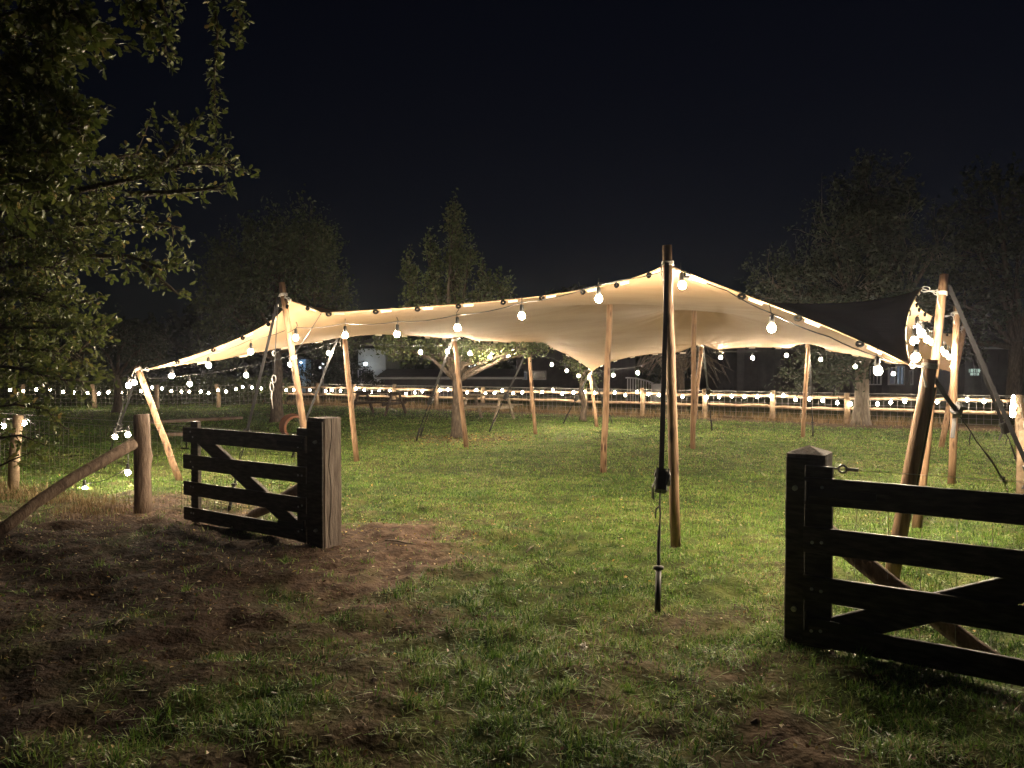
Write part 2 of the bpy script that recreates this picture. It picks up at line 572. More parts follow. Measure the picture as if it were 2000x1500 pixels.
# ------------------------------------------------------------------ ground
def axis(fine0, fine1, step, out0, out1, grow):
    a = list(np.arange(fine0, fine1, step))
    s, x = step, a[-1]
    while x < out1:
        s *= grow; x += s; a.append(x)
    s, x = step, a[0]
    while x > out0:
        s *= grow; x -= s; a.insert(0, x)
    return np.array(a)


gx = axis(-6.0, 4.6, 0.055, -260, 260, 1.09)
gy = axis(1.8, 9.5, 0.055, -40, 420, 1.07)
XX, YY = np.meshgrid(gx, gy)
ZZ = gz(XX, YY)
nx, ny = len(gx), len(gy)
gv = np.stack([XX.ravel(), YY.ravel(), ZZ.ravel()], 1)
ii, jj = np.meshgrid(np.arange(nx - 1), np.arange(ny - 1))
q = (jj * nx + ii).ravel()
loops = np.stack([q, q + 1, q + nx + 1, q + nx], 1).ravel()
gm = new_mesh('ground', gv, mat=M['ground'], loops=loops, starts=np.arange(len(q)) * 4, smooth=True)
ga = gm.attributes.new('grassy', 'FLOAT', 'POINT')
ga.data.foreach_set('value', grassy(XX.ravel(), YY.ravel()).astype(np.float32))
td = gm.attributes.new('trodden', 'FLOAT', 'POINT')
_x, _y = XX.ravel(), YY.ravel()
_unshaded = sstep(-2.6, -0.6, _x + 0.35 * (vnoise(_x, _y, 0.5, 61) - 0.5)) + sstep(7.2, 8.3, _y)  # left side kept low for the painted shade of oak and gate
td.data.foreach_set('value', np.clip(_unshaded, 0, 1).astype(np.float32))
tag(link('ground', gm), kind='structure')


# ------------------------------------------------------------------ scattered blades and leaves
def blades_mesh(name, mat, x, y, z, h, w, tint, lean=0.5):
    n = len(x)
    yaw = rng.random(n) * 2 * math.pi
    dirx, diry = np.cos(yaw), np.sin(yaw)
    la = yaw + math.pi / 2 + rng.normal(0, 0.5, n)
    ln = np.abs(rng.normal(0, lean, n)) + 0.12
    lx, ly = np.cos(la) * ln * h, np.sin(la) * ln * h
    hh = h * np.clip(1.0 - 0.28 * ln * ln, 0.35, 1)
    V = np.zeros((n, 5, 3), np.float32)
    for k, (sx, t, wf) in enumerate(((-1, 0, 1), (1, 0, 1), (-1, 0.55, 0.8), (1, 0.55, 0.8), (0, 1, 0))):
        V[:, k, 0] = x + dirx * w / 2 * sx * wf + lx * (t ** 1.7)
        V[:, k, 1] = y + diry * w / 2 * sx * wf + ly * (t ** 1.7)
        V[:, k, 2] = z - 0.006 + hh * t
    b = np.arange(n)[:, None] * 5
    lp = np.concatenate([b + np.array([[0, 1, 3, 2]]), b + np.array([[2, 3, 4]])], 1).ravel()
    st = (np.arange(n)[:, None] * 7 + np.array([[0, 4]])).ravel()
    me = new_mesh(name, V.reshape(-1, 3), mat=mat, loops=lp, starts=st)
    a = me.attributes.new('tint', 'FLOAT', 'FACE')
    a.data.foreach_set('value', np.repeat(tint, 2).astype(np.float32))
    return me


def scatter(y0, y1, dens, margin=0.4):
    """random ground points inside the view wedge between depths y0 and y1"""
    w1 = 0.70 * y1 + margin
    n = int(dens * 2 * w1 * (y1 - y0))
    x = (rng.random(n) * 2 - 1) * w1
    y = y0 + rng.random(n) * (y1 - y0)
    k = np.abs(x) < 0.70 * y + margin
    return x[k], y[k]


FENCE_N = np.array([0.490, 0.8716])
def beyond(x, y):
    return (x + 4.57) * FENCE_N[0] + (y - 28.8) * FENCE_N[1]

bx, by, bh, bw, bt = [], [], [], [], []
for (y0, y1, dens, h0, w0) in ((2.2, 3.6, 8500, 0.046, 0.0056), (3.6, 5.2, 7000, 0.042, 0.0060), (5.2, 7.5, 4600, 0.042, 0.0068), (7.5, 11, 2600, 0.042, 0.0080),
                               (11, 16, 1000, 0.040, 0.011), (16, 23, 420, 0.045, 0.016), (23, 34, 150, 0.052, 0.026)):
    x, y = scatter(y0, y1, dens)
    g = grassy(x, y)
    keep = rng.random(len(x)) < np.clip(g * 1.25 - 0.18, 0.045, 1)
    keep &= rng.random(len(x)) < (0.14 if y0 < 7 else 0.42) + 1.6 * sstep(0.28, 0.72, vnoise(x, y * 1.4, 0.10 + 0.007 * y0, 27))
    keep &= (beyond(x, y) < 1.0)
    x, y, g = x[keep], y[keep], g[keep]
    cl = vnoise(x, y, 0.28, 21) * 0.55 + vnoise(x, y, 0.75, 22) * 0.45
    s = (x - 1.77) * 0.54 + (y - 4.41) * 0.84
    fore = 1 - sstep(-0.6, 1.2, s)
    h = h0 * (0.55 + 0.55 * rng.random(len(x))) * (0.75 + 0.5 * cl + fore * 0.45 * sstep(0.5, 0.78, cl))
    t = np.clip(0.44 + 0.65 * (vnoise(x, y, 0.5, 23) - 0.5) + 0.5 * (vnoise(x, y, 1.9, 25) - 0.5) + rng.normal(0, 0.26, len(x)), 0, 1)
    dry = rng.random(len(x)) < (0.05 + 0.25 * (1 - g))
    t[dry] = 0.8 + 0.2 * rng.random(dry.sum())
    bx.append(x); by.append(y); bh.append(h); bw.append(np.full(len(x), w0) * (0.7 + 0.6 * rng.random(len(x)))); bt.append(t)
tn = 520
tx, ty = scatter(2.3, 8.5, 14)
tk = rng.random(len(tx)) < 0.25 + 0.75 * (grassy(tx, ty) > 0.45)
tx, ty = tx[tk], ty[tk]
for px, py in zip(tx, ty):
    n = int(8 + 22 * rng.random())
    rr_ = 0.015 + 0.035 * rng.random()
    big = rng.random() ** 2
    bx.append(px + rng.normal(0, rr_, n)); by.append(py + rng.normal(0, rr_, n))
    bh.append((0.036 + 0.052 * big) * (0.6 + 0.7 * rng.random(n)))
    bw.append(np.full(n, 0.0045 + 0.0015 * big)); bt.append(np.clip(rng.normal(0.3 + 0.35 * rng.random(), 0.15, n), 0, 1))
bx, by, bh, bw, bt = map(np.concatenate, (bx, by, bh, bw, bt))
o = link('grass', blades_mesh('grass', M['blade'], bx, by, gz(bx, by), bh, bw, bt, 1.25))
tag(o, 'short green turf with bare patches inside and before the gate', 'grass', kind='stuff')

# tall dry stems along the far fence and at the left netting
def stems(name, label, pts_fn, n, h0, h1, w):
    x, y = pts_fn(n)
    h = h0 + (h1 - h0) * rng.random(len(x)) ** 1.6
    o = link(name, blades_mesh(name, M['straw'], x, y, gz(x, y), h, np.full(len(x), w), np.clip(rng.normal(0.5, 0.25, len(x)), 0, 1), 0.3))
    return tag(o, label, 'dry grass', kind='stuff')

FD = np.array([0.8716, -0.490])
def far_line(n):
    t = rng.random(n) * 25 - 6.5
    off = rng.normal(0.15, 0.42, n)
    x = -4.57 + FD[0] * t + FENCE_N[0] * off
    y = 28.8 + FD[1] * t + FENCE_N[1] * off
    k = vnoise(x, y, 1.1, 31) > 0.30
    return x[k], y[k]
stems('dry_grass', 'dry brown grass stems along the foot of the far rail fence', far_line, 9000, 0.06, 0.36, 0.012)
def left_line(n):
    t = rng.random(n)
    x = -7.3 + 2.9 * t + rng.normal(0, 0.18, n); y = 10.3 - 1.9 * t + rng.normal(-0.25, 0.25, n)
    k = vnoise(x, y, 0.5, 33) > 0.42
    return x[k], y[k]
stems('dry_grass', 'straggly straw grass under the left wire netting', left_line, 3000, 0.04, 0.17, 0.006)


def leaf_cards(name, mat, P, size, tint, updir=None, flat=False):
    """many small leaves, each a folded four-cornered blade"""
    n = len(P)
    if flat:
        nrm = rng.normal(0, 0.45, (n, 3)); nrm[:, 2] = 1
    else:
        nrm = rng.normal(0, 1, (n, 3)); nrm[:, 2] += 0.5
    nrm /= np.linalg.norm(nrm, axis=1)[:, None]
    d = rng.normal(0, 1, (n, 3))
    if updir is not None: d = d * 0.8 + updir
    d -= nrm * (d * nrm).sum(1)[:, None]
    d /= np.linalg.norm(d, axis=1)[:, None]
    s = np.cross(nrm, d)
    L = (size * (0.7 + 0.6 * rng.random(n)))[:, None]
    W = L * 0.30
    V = np.zeros((n, 4, 3), np.float32)
    V[:, 0] = P
    V[:, 1] = P + d * L * 0.5 + s * W + nrm * L * 0.10
    V[:, 2] = P + d * L + nrm * L * (-0.08)
    V[:, 3] = P + d * L * 0.45 - s * W + nrm * L * 0.10
    b = np.arange(n)[:, None] * 4
    lp = np.concatenate([b + np.array([[0, 1, 2]]), b + np.array([[0, 2, 3]])], 1).ravel()
    st = np.arange(2 * n) * 3
    me = new_mesh(name, V.reshape(-1, 3), mat=mat, loops=lp, starts=st)
    a = me.attributes.new('tint', 'FLOAT', 'FACE')
    a.data.foreach_set('value', np.repeat(tint, 2).astype(np.float32))
    return me


lx, ly, lt, ls = [], [], [], []
for (y0, y1, dens, s0) in ((2.2, 5.0, 120, 0.026), (5.0, 9.5, 75, 0.030), (9.5, 19, 7, 0.045)):
    x, y = scatter(y0, y1, dens)
    dirt = 1 - grassy(x, y)
    k = rng.random(len(x)) < (0.18 + 0.9 * dirt)
    x, y = x[k], y[k]
    lx.append(x); ly.append(y); ls.append(np.full(len(x), s0))
    t = np.clip(rng.normal(0.35, 0.25, len(x)), 0, 1)
    lawn = (x - 1.77) * 0.54 + (y - 4.41) * 0.84 > 0.3
    yel = lawn & (rng.random(len(x)) < 0.6)
    t[yel] = 0.75 + 0.15 * rng.random(yel.sum())
    pale = rng.random(len(x)) < 0.10
    t[pale] = 1.0
    lt.append(t)
tr = rng.normal(0, 1, (500, 2)) * np.array([1.1, 0.8]) + np.array([-1.1, 16.4])
lx.append(tr[:, 0]); ly.append(tr[:, 1]); ls.append(np.full(500, 0.05)); lt.append(rng.random(500) * 0.6 + 0.2)
lx, ly, lt, ls = map(np.concatenate, (lx, ly, lt, ls))
P = np.stack([lx, ly, gz(lx, ly) + 0.012 + 0.02 * grassy(lx, ly)], 1)
tag(link('leaf_litter', leaf_cards('leaf_litter', M['litter'], P, ls, lt, flat=True)), 'fallen brown and yellow leaves strewn over the ground', 'fallen leaves', kind='stuff')

# bits of straw and torn grass lying flat on the trodden ground
sx, sy = scatter(2.3, 9.0, 90)
sk = rng.random(len(sx)) < 0.15 + 0.85 * (1 - grassy(sx, sy))
sx, sy = sx[sk], sy[sk]
sb = MB()
for x, y in zip(sx, sy):
    a_ = rng.random() * math.pi; l_ = 0.012 + 0.05 * rng.random() ** 2
    d_ = np.array([math.cos(a_), math.sin(a_), 0])
    p_ = np.array([x, y, float(gz(x, y)) + 0.007])
    sd_ = np.array([-d_[1], d_[0], 0.3]) * (0.0016 + 0.0014 * rng.random())
    q_ = p_ + d_ * l_ + np.array([0, 0, rng.normal(0.004, 0.006)])
    mdl = (p_ + q_) / 2 + np.array([0, 0, 0.006])
    sb.add([p_ - sd_, p_ + sd_, mdl + sd_, mdl - sd_, q_], [(0, 1, 2, 3), (3, 2, 4)])
tag(sb.build('straw_litter', noise_mat('old_straw', [(0.05, 0.035, 0.022), (0.13, 0.095, 0.06), (0.26, 0.20, 0.13)], 9), smooth=False), 'bits of straw lying on the trodden earth', 'straw', kind='stuff')

# earth clods and crumbs on the bare ground
cm = MB()
cx_, cy_ = scatter(2.3, 9.0, 26)
kk = (rng.random(len(cx_)) < 1.15 * (1 - grassy(cx_, cy_)) ** 1.2)
for x, y in zip(cx_[kk], cy_[kk]):
    r = 0.006 + 0.016 * rng.random() ** 2.5
    z = float(gz(x, y))
    vs = []
    for (a, b, c) in ((1, 0, 0), (-1, 0, 0), (0, 1, 0), (0, -1, 0), (0, 0, 1), (0, 0, -1)):
        vs.append((x + a * r * (0.7 + rng.random()), y + b * r * (0.7 + rng.random()), z + c * r * (0.5 + 0.5 * rng.random())))
    cm.add(vs, [(0, 2, 4), (2, 1, 4), (1, 3, 4), (3, 0, 4), (2, 0, 5), (1, 2, 5), (3, 1, 5), (0, 3, 5)])
tag(cm.build('soil_crumbs', noise_mat('soil_clod', [(0.025, 0.016, 0.011), (0.055, 0.036, 0.026), (0.10, 0.07, 0.05)], 30), smooth=False), 'loose clods of earth on the bare ground', 'earth clods', kind='stuff')


# ------------------------------------------------------------------ tent poles
def pole_pts(a, b, n=7, wob=0.004):
    a, b = np.asarray(a, float), np.asarray(b, float)
    out = []
    for i in range(n):
        t = i / (n - 1)
        p = lerp(a, b, t)
        if 0 < i < n - 1: p = p + rng.normal(0, wob, 3) * np.array([1, 1, 0])
        out.append(p)
    return out


POLES = {}
def tent_pole(key, base, top, label, r=0.044):
    base = np.array(base); base[2] = float(gz(base[0], base[1])) - 0.02
    t = thing('tent_pole', label, 'tent pole', base, 'round wooden poles holding up the canopy')
    rr = [r * 1.06, r * 1.04, r * 1.03, r, r * 0.99, r * 0.97, r * 0.96]
    MB().tube(pole_pts(base, top), rr, 12, rough=0.012).build('shaft', M['pole'], t, True)
    POLES[key] = (t, base, np.array(top))
    return t


tent_pole('p1', G(352, 938), at(268, 717, 10.9), 'short pole leaning outwards at the far left corner of the canopy')
tent_pole('p2', G(612, 958), at(550, 552, 9.95), 'tall leaning pole rising behind the open left gate')
tent_pole('pc', G(1320, 1070), at(1303, 479, 6.62), 'nearest and tallest pole, at the front peak of the canopy')
tent_pole('p12', G(1740, 1130), at(1818, 702, 5.62), 'dark short corner pole behind the right gate', 0.052)
tent_pole('p11', G(1790, 1030), at(1844, 536, 7.7), 'tall pole leaning right, just behind the dark corner pole')
tent_pole('p13', G(1858, 945), at(1869, 598, 10.4), 'upright pole crossing the slanted pole at the right side', 0.046)
tent_pole('p14', G(1838, 873), at(1884, 631, 15.2), 'slanted pole crossing behind the upright right pole', 0.05)
tent_pole('p10', G(1568, 855), at(1578, 667, 16.9), 'back edge pole nearest the thick pale tree trunk')
tent_pole('p9', G(1352, 858), at(1370, 674, 17.1), 'leaning back edge pole half hidden behind the right inner pole')
tent_pole('p6', G(1166, 833), at(1152, 728, 20.0), 'short pole at the lowest back corner of the canopy')
tent_pole('p5', G(1046, 847), at(1032, 672, 17.9), 'left edge pole whose top touches the fruit tree leaves')
tent_pole('p4', G(911, 873), at(887, 660, 15.0), 'left edge pole standing in front of the fruit tree trunk', 0.046)
tent_pole('p3', G(697, 901), at(672, 652, 12.8), 'left edge pole just right of the left gate post', 0.046)
tent_pole('p7', G(1178, 922), at(1191, 579, 11.4), 'left one of two inner poles under the canopy', 0.047)
tent_pole('p8', G(1353, 878), at(1356, 576, 14.4), 'right one of two inner poles under the canopy', 0.05)

# ------------------------------------------------------------------ canopy: a relaxed membrane between its anchor points
NG = 72
A = {
    'c0': at(291, 721, 10.8), 'p2': at(566, 587, 9.75), 'pull': at(628, 611, 9.15), 'pc': at(1302, 517, 6.80), 'c1': at(1776, 712, 5.95),
    'p11': at(1800, 563, 7.75), 'p13': at(1829, 622, 10.2), 'p14': at(1866, 652, 14.9), 'c2': at(1862, 727, 15.3),
    'b1': at(1740, 709, 16.0), 'b2': at(1625, 686, 16.6), 'p10': at(1578, 666, 16.7), 'b3': at(1540, 680, 16.9), 'b4': at(1402, 683, 17.1), 'p9': at(1370, 671, 17.0),
    'b5': at(1325, 688, 17.6), 'c3': at(1156, 725, 19.8),
    'p5': at(1043, 666, 17.7), 'l1': at(1018, 673, 17.3), 'l2': at(925, 665, 15.5), 'p4': at(903, 657, 14.9), 'l3': at(868, 661, 14.6), 'p3': at(700, 650, 12.9),
    'l4': at(640, 662, 12.4), 'l5': at(430, 702, 11.3),
}
def side(keys, n):
    pts = [A[k] for k in keys]
    seg = [np.linalg.norm(pts[i + 1] - pts[i]) for i in range(len(pts) - 1)]
    cum = np.concatenate([[0], np.cumsum(seg)]); cum /= cum[-1]
    idx = [int(round(c * n)) for c in cum]
    for i in range(1, len(idx)):
        idx[i] = max(idx[i], idx[i - 1] + 1)
    idx[-1] = n
    for i in range(len(idx) - 2, -1, -1):
        idx[i] = min(idx[i], idx[i + 1] - 1)
    out = np.zeros((n + 1, 3)); pin = np.zeros(n + 1, bool)
    for i in range(len(pts) - 1):
        for k in range(idx[i], idx[i + 1] + 1):
            out[k] = lerp(pts[i], pts[i + 1], (k - idx[i]) / (idx[i + 1] - idx[i]))
    pin[idx] = True
    return out, pin

Fs, Fp = side(['c0', 'p2', 'pull', 'pc', 'c1'], NG)
Bs, Bp = side(['c3', 'b5', 'p9', 'b4', 'b3', 'p10', 'b2', 'b1', 'c2'], NG)
Ls, Lp = side(['c0', 'l5', 'l4', 'p3', 'l3', 'p4', 'l2', 'l1', 'p5', 'c3'], NG)
Rs, Rp = side(['c1', 'p11', 'p13', 'p14', 'c2'], NG)
S = np.zeros((NG + 1, NG + 1, 3))
for i in range(NG + 1):
    u_ = i / NG
    for j in range(NG + 1):
        v_ = j / NG
        S[i, j] = ((1 - v_) * Fs[i] + v_ * Bs[i] + (1 - u_) * Ls[j] + u_ * Rs[j]
                   - ((1 - u_) * (1 - v_) * Fs[0] + u_ * (1 - v_) * Fs[NG] + (1 - u_) * v_ * Bs[0] + u_ * v_ * Bs[NG]))
S[:, 0], S[:, NG], S[0, :], S[NG, :] = Fs, Bs, Ls, Rs
pin = np.zeros((NG + 1, NG + 1), bool)
pin[:, 0] |= Fp; pin[:, NG] |= Bp; pin[0, :] |= Lp; pin[NG, :] |= Rp
S0 = S.copy()
inner = []
for key in ('p7', 'p8'):
    top = POLES[key][2] + np.array([0, 0, 0.02])
    d = np.linalg.norm(S[..., :2] - top[:2], axis=2)
    i, j = np.unravel_index(np.argmin(d), d.shape)
    sh = top - S[i, j]
    for a in range(-1, 2):
        for b in range(-1, 2):
            S0[i + a, j + b, :2] = S[i + a, j + b, :2] + sh[:2]
            dd = np.linalg.norm(S0[i + a, j + b, :2] - top[:2])
            S0[i + a, j + b, 2] = top[2] - 0.10 * dd ** 2 * 4
            S[i + a, j + b] = S0[i + a, j + b]
            pin[i + a, j + b] = True
    inner.append((i, j))
W = 0.035; WR = 0.014
for it in range(5000):
    n_ = S.copy()
    n_[1:-1, 1:-1] = 0.25 * (S[:-2, 1:-1] + S[2:, 1:-1] + S[1:-1, :-2] + S[1:-1, 2:])
    n_[1:-1, 0] = (1 - W) * 0.5 * (S[:-2, 0] + S[2:, 0]) + W * S[1:-1, 1]
    n_[1:-1, -1] = (1 - W) * 0.5 * (S[:-2, -1] + S[2:, -1]) + W * S[1:-1, -2]
    n_[0, 1:-1] = (1 - W) * 0.5 * (S[0, :-2] + S[0, 2:]) + W * S[1, 1:-1]
    n_[-1, 1:-1] = (1 - WR) * 0.5 * (S[-1, :-2] + S[-1, 2:]) + WR * S[-2, 1:-1]
    n_[pin] = S0[pin]
    S = n_
# the free spans billow up a little between the poles, like a stretched skin lifted by its inner poles
canopy = thing('tent_canopy', 'large sand coloured stretch tent canopy with lit underside', 'tent canopy', (0.9, 11.0, 0.0))
def refine(Z, axis_, k):
    Z = np.moveaxis(Z, axis_, 0)
    n = Z.shape[0]
    t = np.linspace(0, n - 1, (n - 1) * k + 1)
    i = np.clip(np.floor(t).astype(int), 0, n - 2); f = (t - i)[:, None, None]
    P0, P1, P2, P3 = Z[np.clip(i - 1, 0, n - 1)], Z[i], Z[i + 1], Z[np.clip(i + 2, 0, n - 1)]
    out = P1 + 0.5 * f * ((P2 - P0) + f * ((2 * P0 - 5 * P1 + 4 * P2 - P3) + f * (3 * P1 - P0 - 3 * P2 + P3)))
    return np.moveaxis(out, 0, axis_)
FK = 3
SF = refine(refine(S, 0, FK), 1, FK)
dz = np.zeros(SF.shape[:2])
# tension creases fan out from every pole head and pulled-down edge point
ei, ej = np.meshgrid(np.arange(SF.shape[0]), np.arange(SF.shape[1]), indexing='ij')
edge_d = np.minimum(np.minimum(ei, SF.shape[0] - 1 - ei), np.minimum(ej, SF.shape[1] - 1 - ej))
edge_w = np.clip(edge_d / 5.0, 0, 1)
for key, c in list(A.items()) + [('p7', POLES['p7'][2]), ('p8', POLES['p8'][2])]:
    dx, dy = SF[..., 0] - c[0], SF[..., 1] - c[1]
    d = np.sqrt(dx * dx + dy * dy); th = np.arctan2(dy, dx)
    k1, k2 = 9 + rng.integers(0, 6), 17 + rng.integers(0, 8)
    amp = 0.016 * np.exp(-d / 0.55) * sstep(0.05, 0.35, d)
    dz += amp * (np.sin(k1 * th + rng.random() * 6) + 0.6 * np.sin(k2 * th + rng.random() * 6))
# long soft folds along the span
al = (SF[..., 0] - 1.4) * 0.857 - (SF[..., 1] - 6.7) * 0.515
ac = (SF[..., 0] - 1.4) * 0.515 + (SF[..., 1] - 6.7) * 0.857
dz += 0.012 * (vnoise(al * 0.25, ac, 0.55, 71) - 0.5) + 0.020 * (vnoise(al, ac, 1.6, 72) - 0.5)
SF[..., 2] += dz * edge_w
NF = SF.shape[0]
ii_, jj_ = np.meshgrid(np.arange(NF - 1), np.arange(SF.shape[1] - 1), indexing='ij')
q_ = (ii_ * SF.shape[1] + jj_).ravel()
lp_ = np.stack([q_, q_ + SF.shape[1], q_ + SF.shape[1] + 1, q_ + 1], 1).ravel()
skin = new_mesh('skin', SF.reshape(-1, 3) - wloc(canopy), mat=M['fabric'], loops=lp_, starts=np.arange(len(q_)) * 4, smooth=True)
# welded panel joins, a hand's breadth of doubled cloth
for jc in (54, 108, 162):
    vs = []
    for i in range(2, NF - 2):
        for dj in (-0.14, 0.14):
            j0 = jc; f = dj
            p = SF[i, j0] + (SF[i, j0 + 1] - SF[i, j0]) * f * 1.6 - np.array([0, 0, 0.004])
            vs.append(p)
    n = len(vs) // 2
    MB().add(vs, [(2 * i, 2 * i + 1, 2 * i + 3, 2 * i + 2) for i in range(n - 1)]).build('seam', M['fabric'], canopy, True)
link('skin', skin, canopy)


def arc(poly):
    d = np.linalg.norm(np.diff(poly, axis=0), axis=1)
    return np.concatenate([[0], np.cumsum(d)])


def along(poly, s):
    c = arc(poly)
    s = min(max(s, 0), c[-1] - 1e-6)
    i = int(np.searchsorted(c, s, 'right') - 1)
    t = (s - c[i]) / (c[i + 1] - c[i])
    d = poly[i + 1] - poly[i]
    return lerp(poly[i], poly[i + 1], t), d / np.linalg.norm(d)


edge_front, edge_right, edge_left, edge_back = S[:, 0], S[-1, :], S[0, :], S[:, -1]
for nm, e, inn in (('hem', edge_front, S[:, 1]), ('hem', edge_right, S[-2, :]), ('hem', edge_left, S[1, :]), ('hem', edge_back, S[:, -2])):
    MB().tube(list(e), 0.009, 5, flat=1.0).build('hem', M['fabric'], canopy, True)
# loops and pale patches sewn on the hem, about 55 cm apart
for e, inn, s0, step, sgn in ((edge_front, S[:, 2], 0.45, 0.56, 1), (edge_right, S[-3, :], 0.5, 0.5, 1), (edge_left, S[2, :], 0.6, 0.62, 1), (edge_back, S[:, -3], 0.6, 0.62, 1)):
    L_ = arc(e)[-1]
    s = s0
    while s < L_ - 0.3:
        p, d = along(e, s)
        pi, _ = along(inn, s / L_ * arc(inn)[-1])
        w = pi - p; w -= d * np.dot(w, d); w /= np.linalg.norm(w)
        hd = np.array([-d[1], d[0], 0.0])
        MB().ring(p - np.array([0, 0, 0.022]) - w * 0.004, hd, 0.019, 0.014, 9, 6, 1.35).build('edge_loop', M['loop_black'], canopy, True)
        k = MB()
        hz_ = np.array([d[0], d[1], 0]); hz_ /= np.linalg.norm(hz_)
        c = p + d * 0.13 - np.array([0, 0, 0.020])
        vd = np.cross(d, np.array([-hz_[1], hz_[0], 0]))
        k.box(c, (0.13, 0.006, 0.028), d, np.array([-hz_[1], hz_[0], 0]), vd / np.linalg.norm(vd))
        k.build('hem_patch', M['patch'], canopy)
        s += step * (0.92 + 0.16 * rng.random())


# ties: from each pole head to its canopy point, with shackles
def loopy(mb, a, b, r=0.006, rings=3):
    a, b = np.asarray(a, float), np.asarray(b, float)
    d = b - a; L_ = np.linalg.norm(d)
    mb.tube([a, lerp(a, b, 0.5) - np.array([0, 0, 0.01]), b], r, 6)
    for k in range(rings):
        c = lerp(a, b, (k + 0.6) / (rings + 0.2))
        ax = np.cross(d, [0, 0, 1]) if k % 2 == 0 else np.array([0, 0, 1.0])
        if np.linalg.norm(ax) < 1e-6: ax = np.array([1.0, 0, 0])
        mb.ring(c, ax, 0.028, 0.006, 10, 5, 1.5)


for pk, ck, down in (('p1', 'c0', 0.05), ('p2', 'p2', 0.17), ('pc', 'pc', 0.16), ('p12', 'c1', 0.05), ('p11', 'p11', 0.2), ('p13', 'p13', 0.1), ('p14', 'p14', 0.1),
                     ('p10', 'p10', 0.04), ('p9', 'p9', 0.04), ('p6', 'c3', 0.05), ('p5', 'p5', 0.04), ('p4', 'p4', 0.05), ('p3', 'p3', 0.06)):
    t, base, top = POLES[pk]
    ax = (base - top) / np.linalg.norm(base - top)
    a = top + ax * down
    mb = MB()
    loopy(mb, a, A[ck])
    mb.build('shackle', M['steel'], t, True)
    mb = MB()
    for k in range(3):
        mb.ring(a + ax * 0.014 * (k - 1), ax, 0.053 if pk in ('p12', 'p14', 'p8') else 0.049, 0.007, 14, 5)
    mb.tube([a + np.array([-0.05, -0.02, 0]), a + np.array([-0.07, -0.04, -0.07]), a + np.array([-0.05, -0.05, -0.16])], 0.006, 5)
    mb.build('rope_lashing', M['rope'], t, True)


# ------------------------------------------------------------------ guy straps
def guy(pk, frm, to, label, w=0.045, ratchet=0.72, stake=True, thin=False):
    frm, to = np.asarray(frm, float), np.array(to, float)
    to[2] = float(gz(to[0], to[1]))
    d = (to - frm); L_ = np.linalg.norm(d); d /= L_
    t = thing('guy_rope' if thin else 'guy_strap', label, 'guy rope' if thin else 'guy strap', to, 'guy lines bracing the canopy poles')
    sidev = np.cross(d, [0, 1, 0])
    stake_top = to + np.array([0, 0, 0.0]) - d * 0.30
    if thin:
        MB().tube([frm, lerp(frm, stake_top, 0.5) - np.array([0, 0, 0.02]), stake_top], 0.007, 6).build('rope', M['rope'] if thin == 2 else M['strap'], t, True)
    else:
        r_at = lerp(frm, stake_top, ratchet)
        MB().band([frm, lerp(frm, r_at, 0.5) - np.array([0, 0, 0.015]), r_at], w, 0.004, sidev).build('webbing', M['strap'], t)
        mb = MB()
        s_ = sidev / np.linalg.norm(sidev); n_ = np.cross(d, s_)
        mb.bevbox(r_at + d * 0.06, (0.17, 0.085, 0.07), d, s_, n_, 0.012)
        mb.tube([r_at + d * 0.02 + s_ * 0.05, r_at + d * 0.02 - s_ * 0.05], 0.016, 8)
        mb.tube([r_at + d * 0.11 + s_ * 0.04 + n_ * 0.02, r_at - d * 0.02 + s_ * 0.045 + n_ * 0.05], 0.008, 6)
        for q_ in range(3):
            mb.ring(r_at + d * 0.05 + s_ * (0.03 + 0.012 * q_) + n_ * 0.02, s_ + n_ * 0.3 * (q_ - 1), 0.055 - 0.008 * q_, 0.012, 10, 5, 0.8)
        mb.band([r_at + d * 0.05 - s_ * 0.04, r_at + d * 0.12 - s_ * 0.06, r_at + np.array([0, 0, -0.2]) - s_ * 0.06], w * 0.8, 0.005, n_)
        mb.build('ratchet', M['rubber'], t, False)
        mb = MB()
        a, b = r_at + d * 0.12, stake_top
        L2 = np.linalg.norm(b - a)
        pts = [lerp(a, b, k / 9) + (rng.normal(0, 0.004, 3) if 0 < k < 9 else 0) for k in range(10)]
        mb.tube(pts, [0.006, 0.006, 0.007, 0.006, 0.006, 0.012, 0.012, 0.013, 0.012, 0.012], 6)
        k0 = lerp(a, b, 0.22)
        mb.tube([k0, k0 - s_ * 0.03 - Zv * 0.03, k0 - s_ * 0.035 - Zv * 0.10], [0.006, 0.006, 0.004], 5)
        mb.build('tether', M['strap'], t, True)
    if stake:
        mb = MB()
        ux = np.array([-d[0] * 0.25, -d[1] * 0.25, 1.0]); ux /= np.linalg.norm(ux)
        top = stake_top + ux * 0.02
        mb.tube([to - ux * 0.05, top], 0.020, 8)
        mb.lathe([(0.02, -0.014), (0.036, -0.010), (0.036, 0.006), (0.024, 0.014)], top, 10)
        mb.build('stake', M['iron'], t, True)
    return t


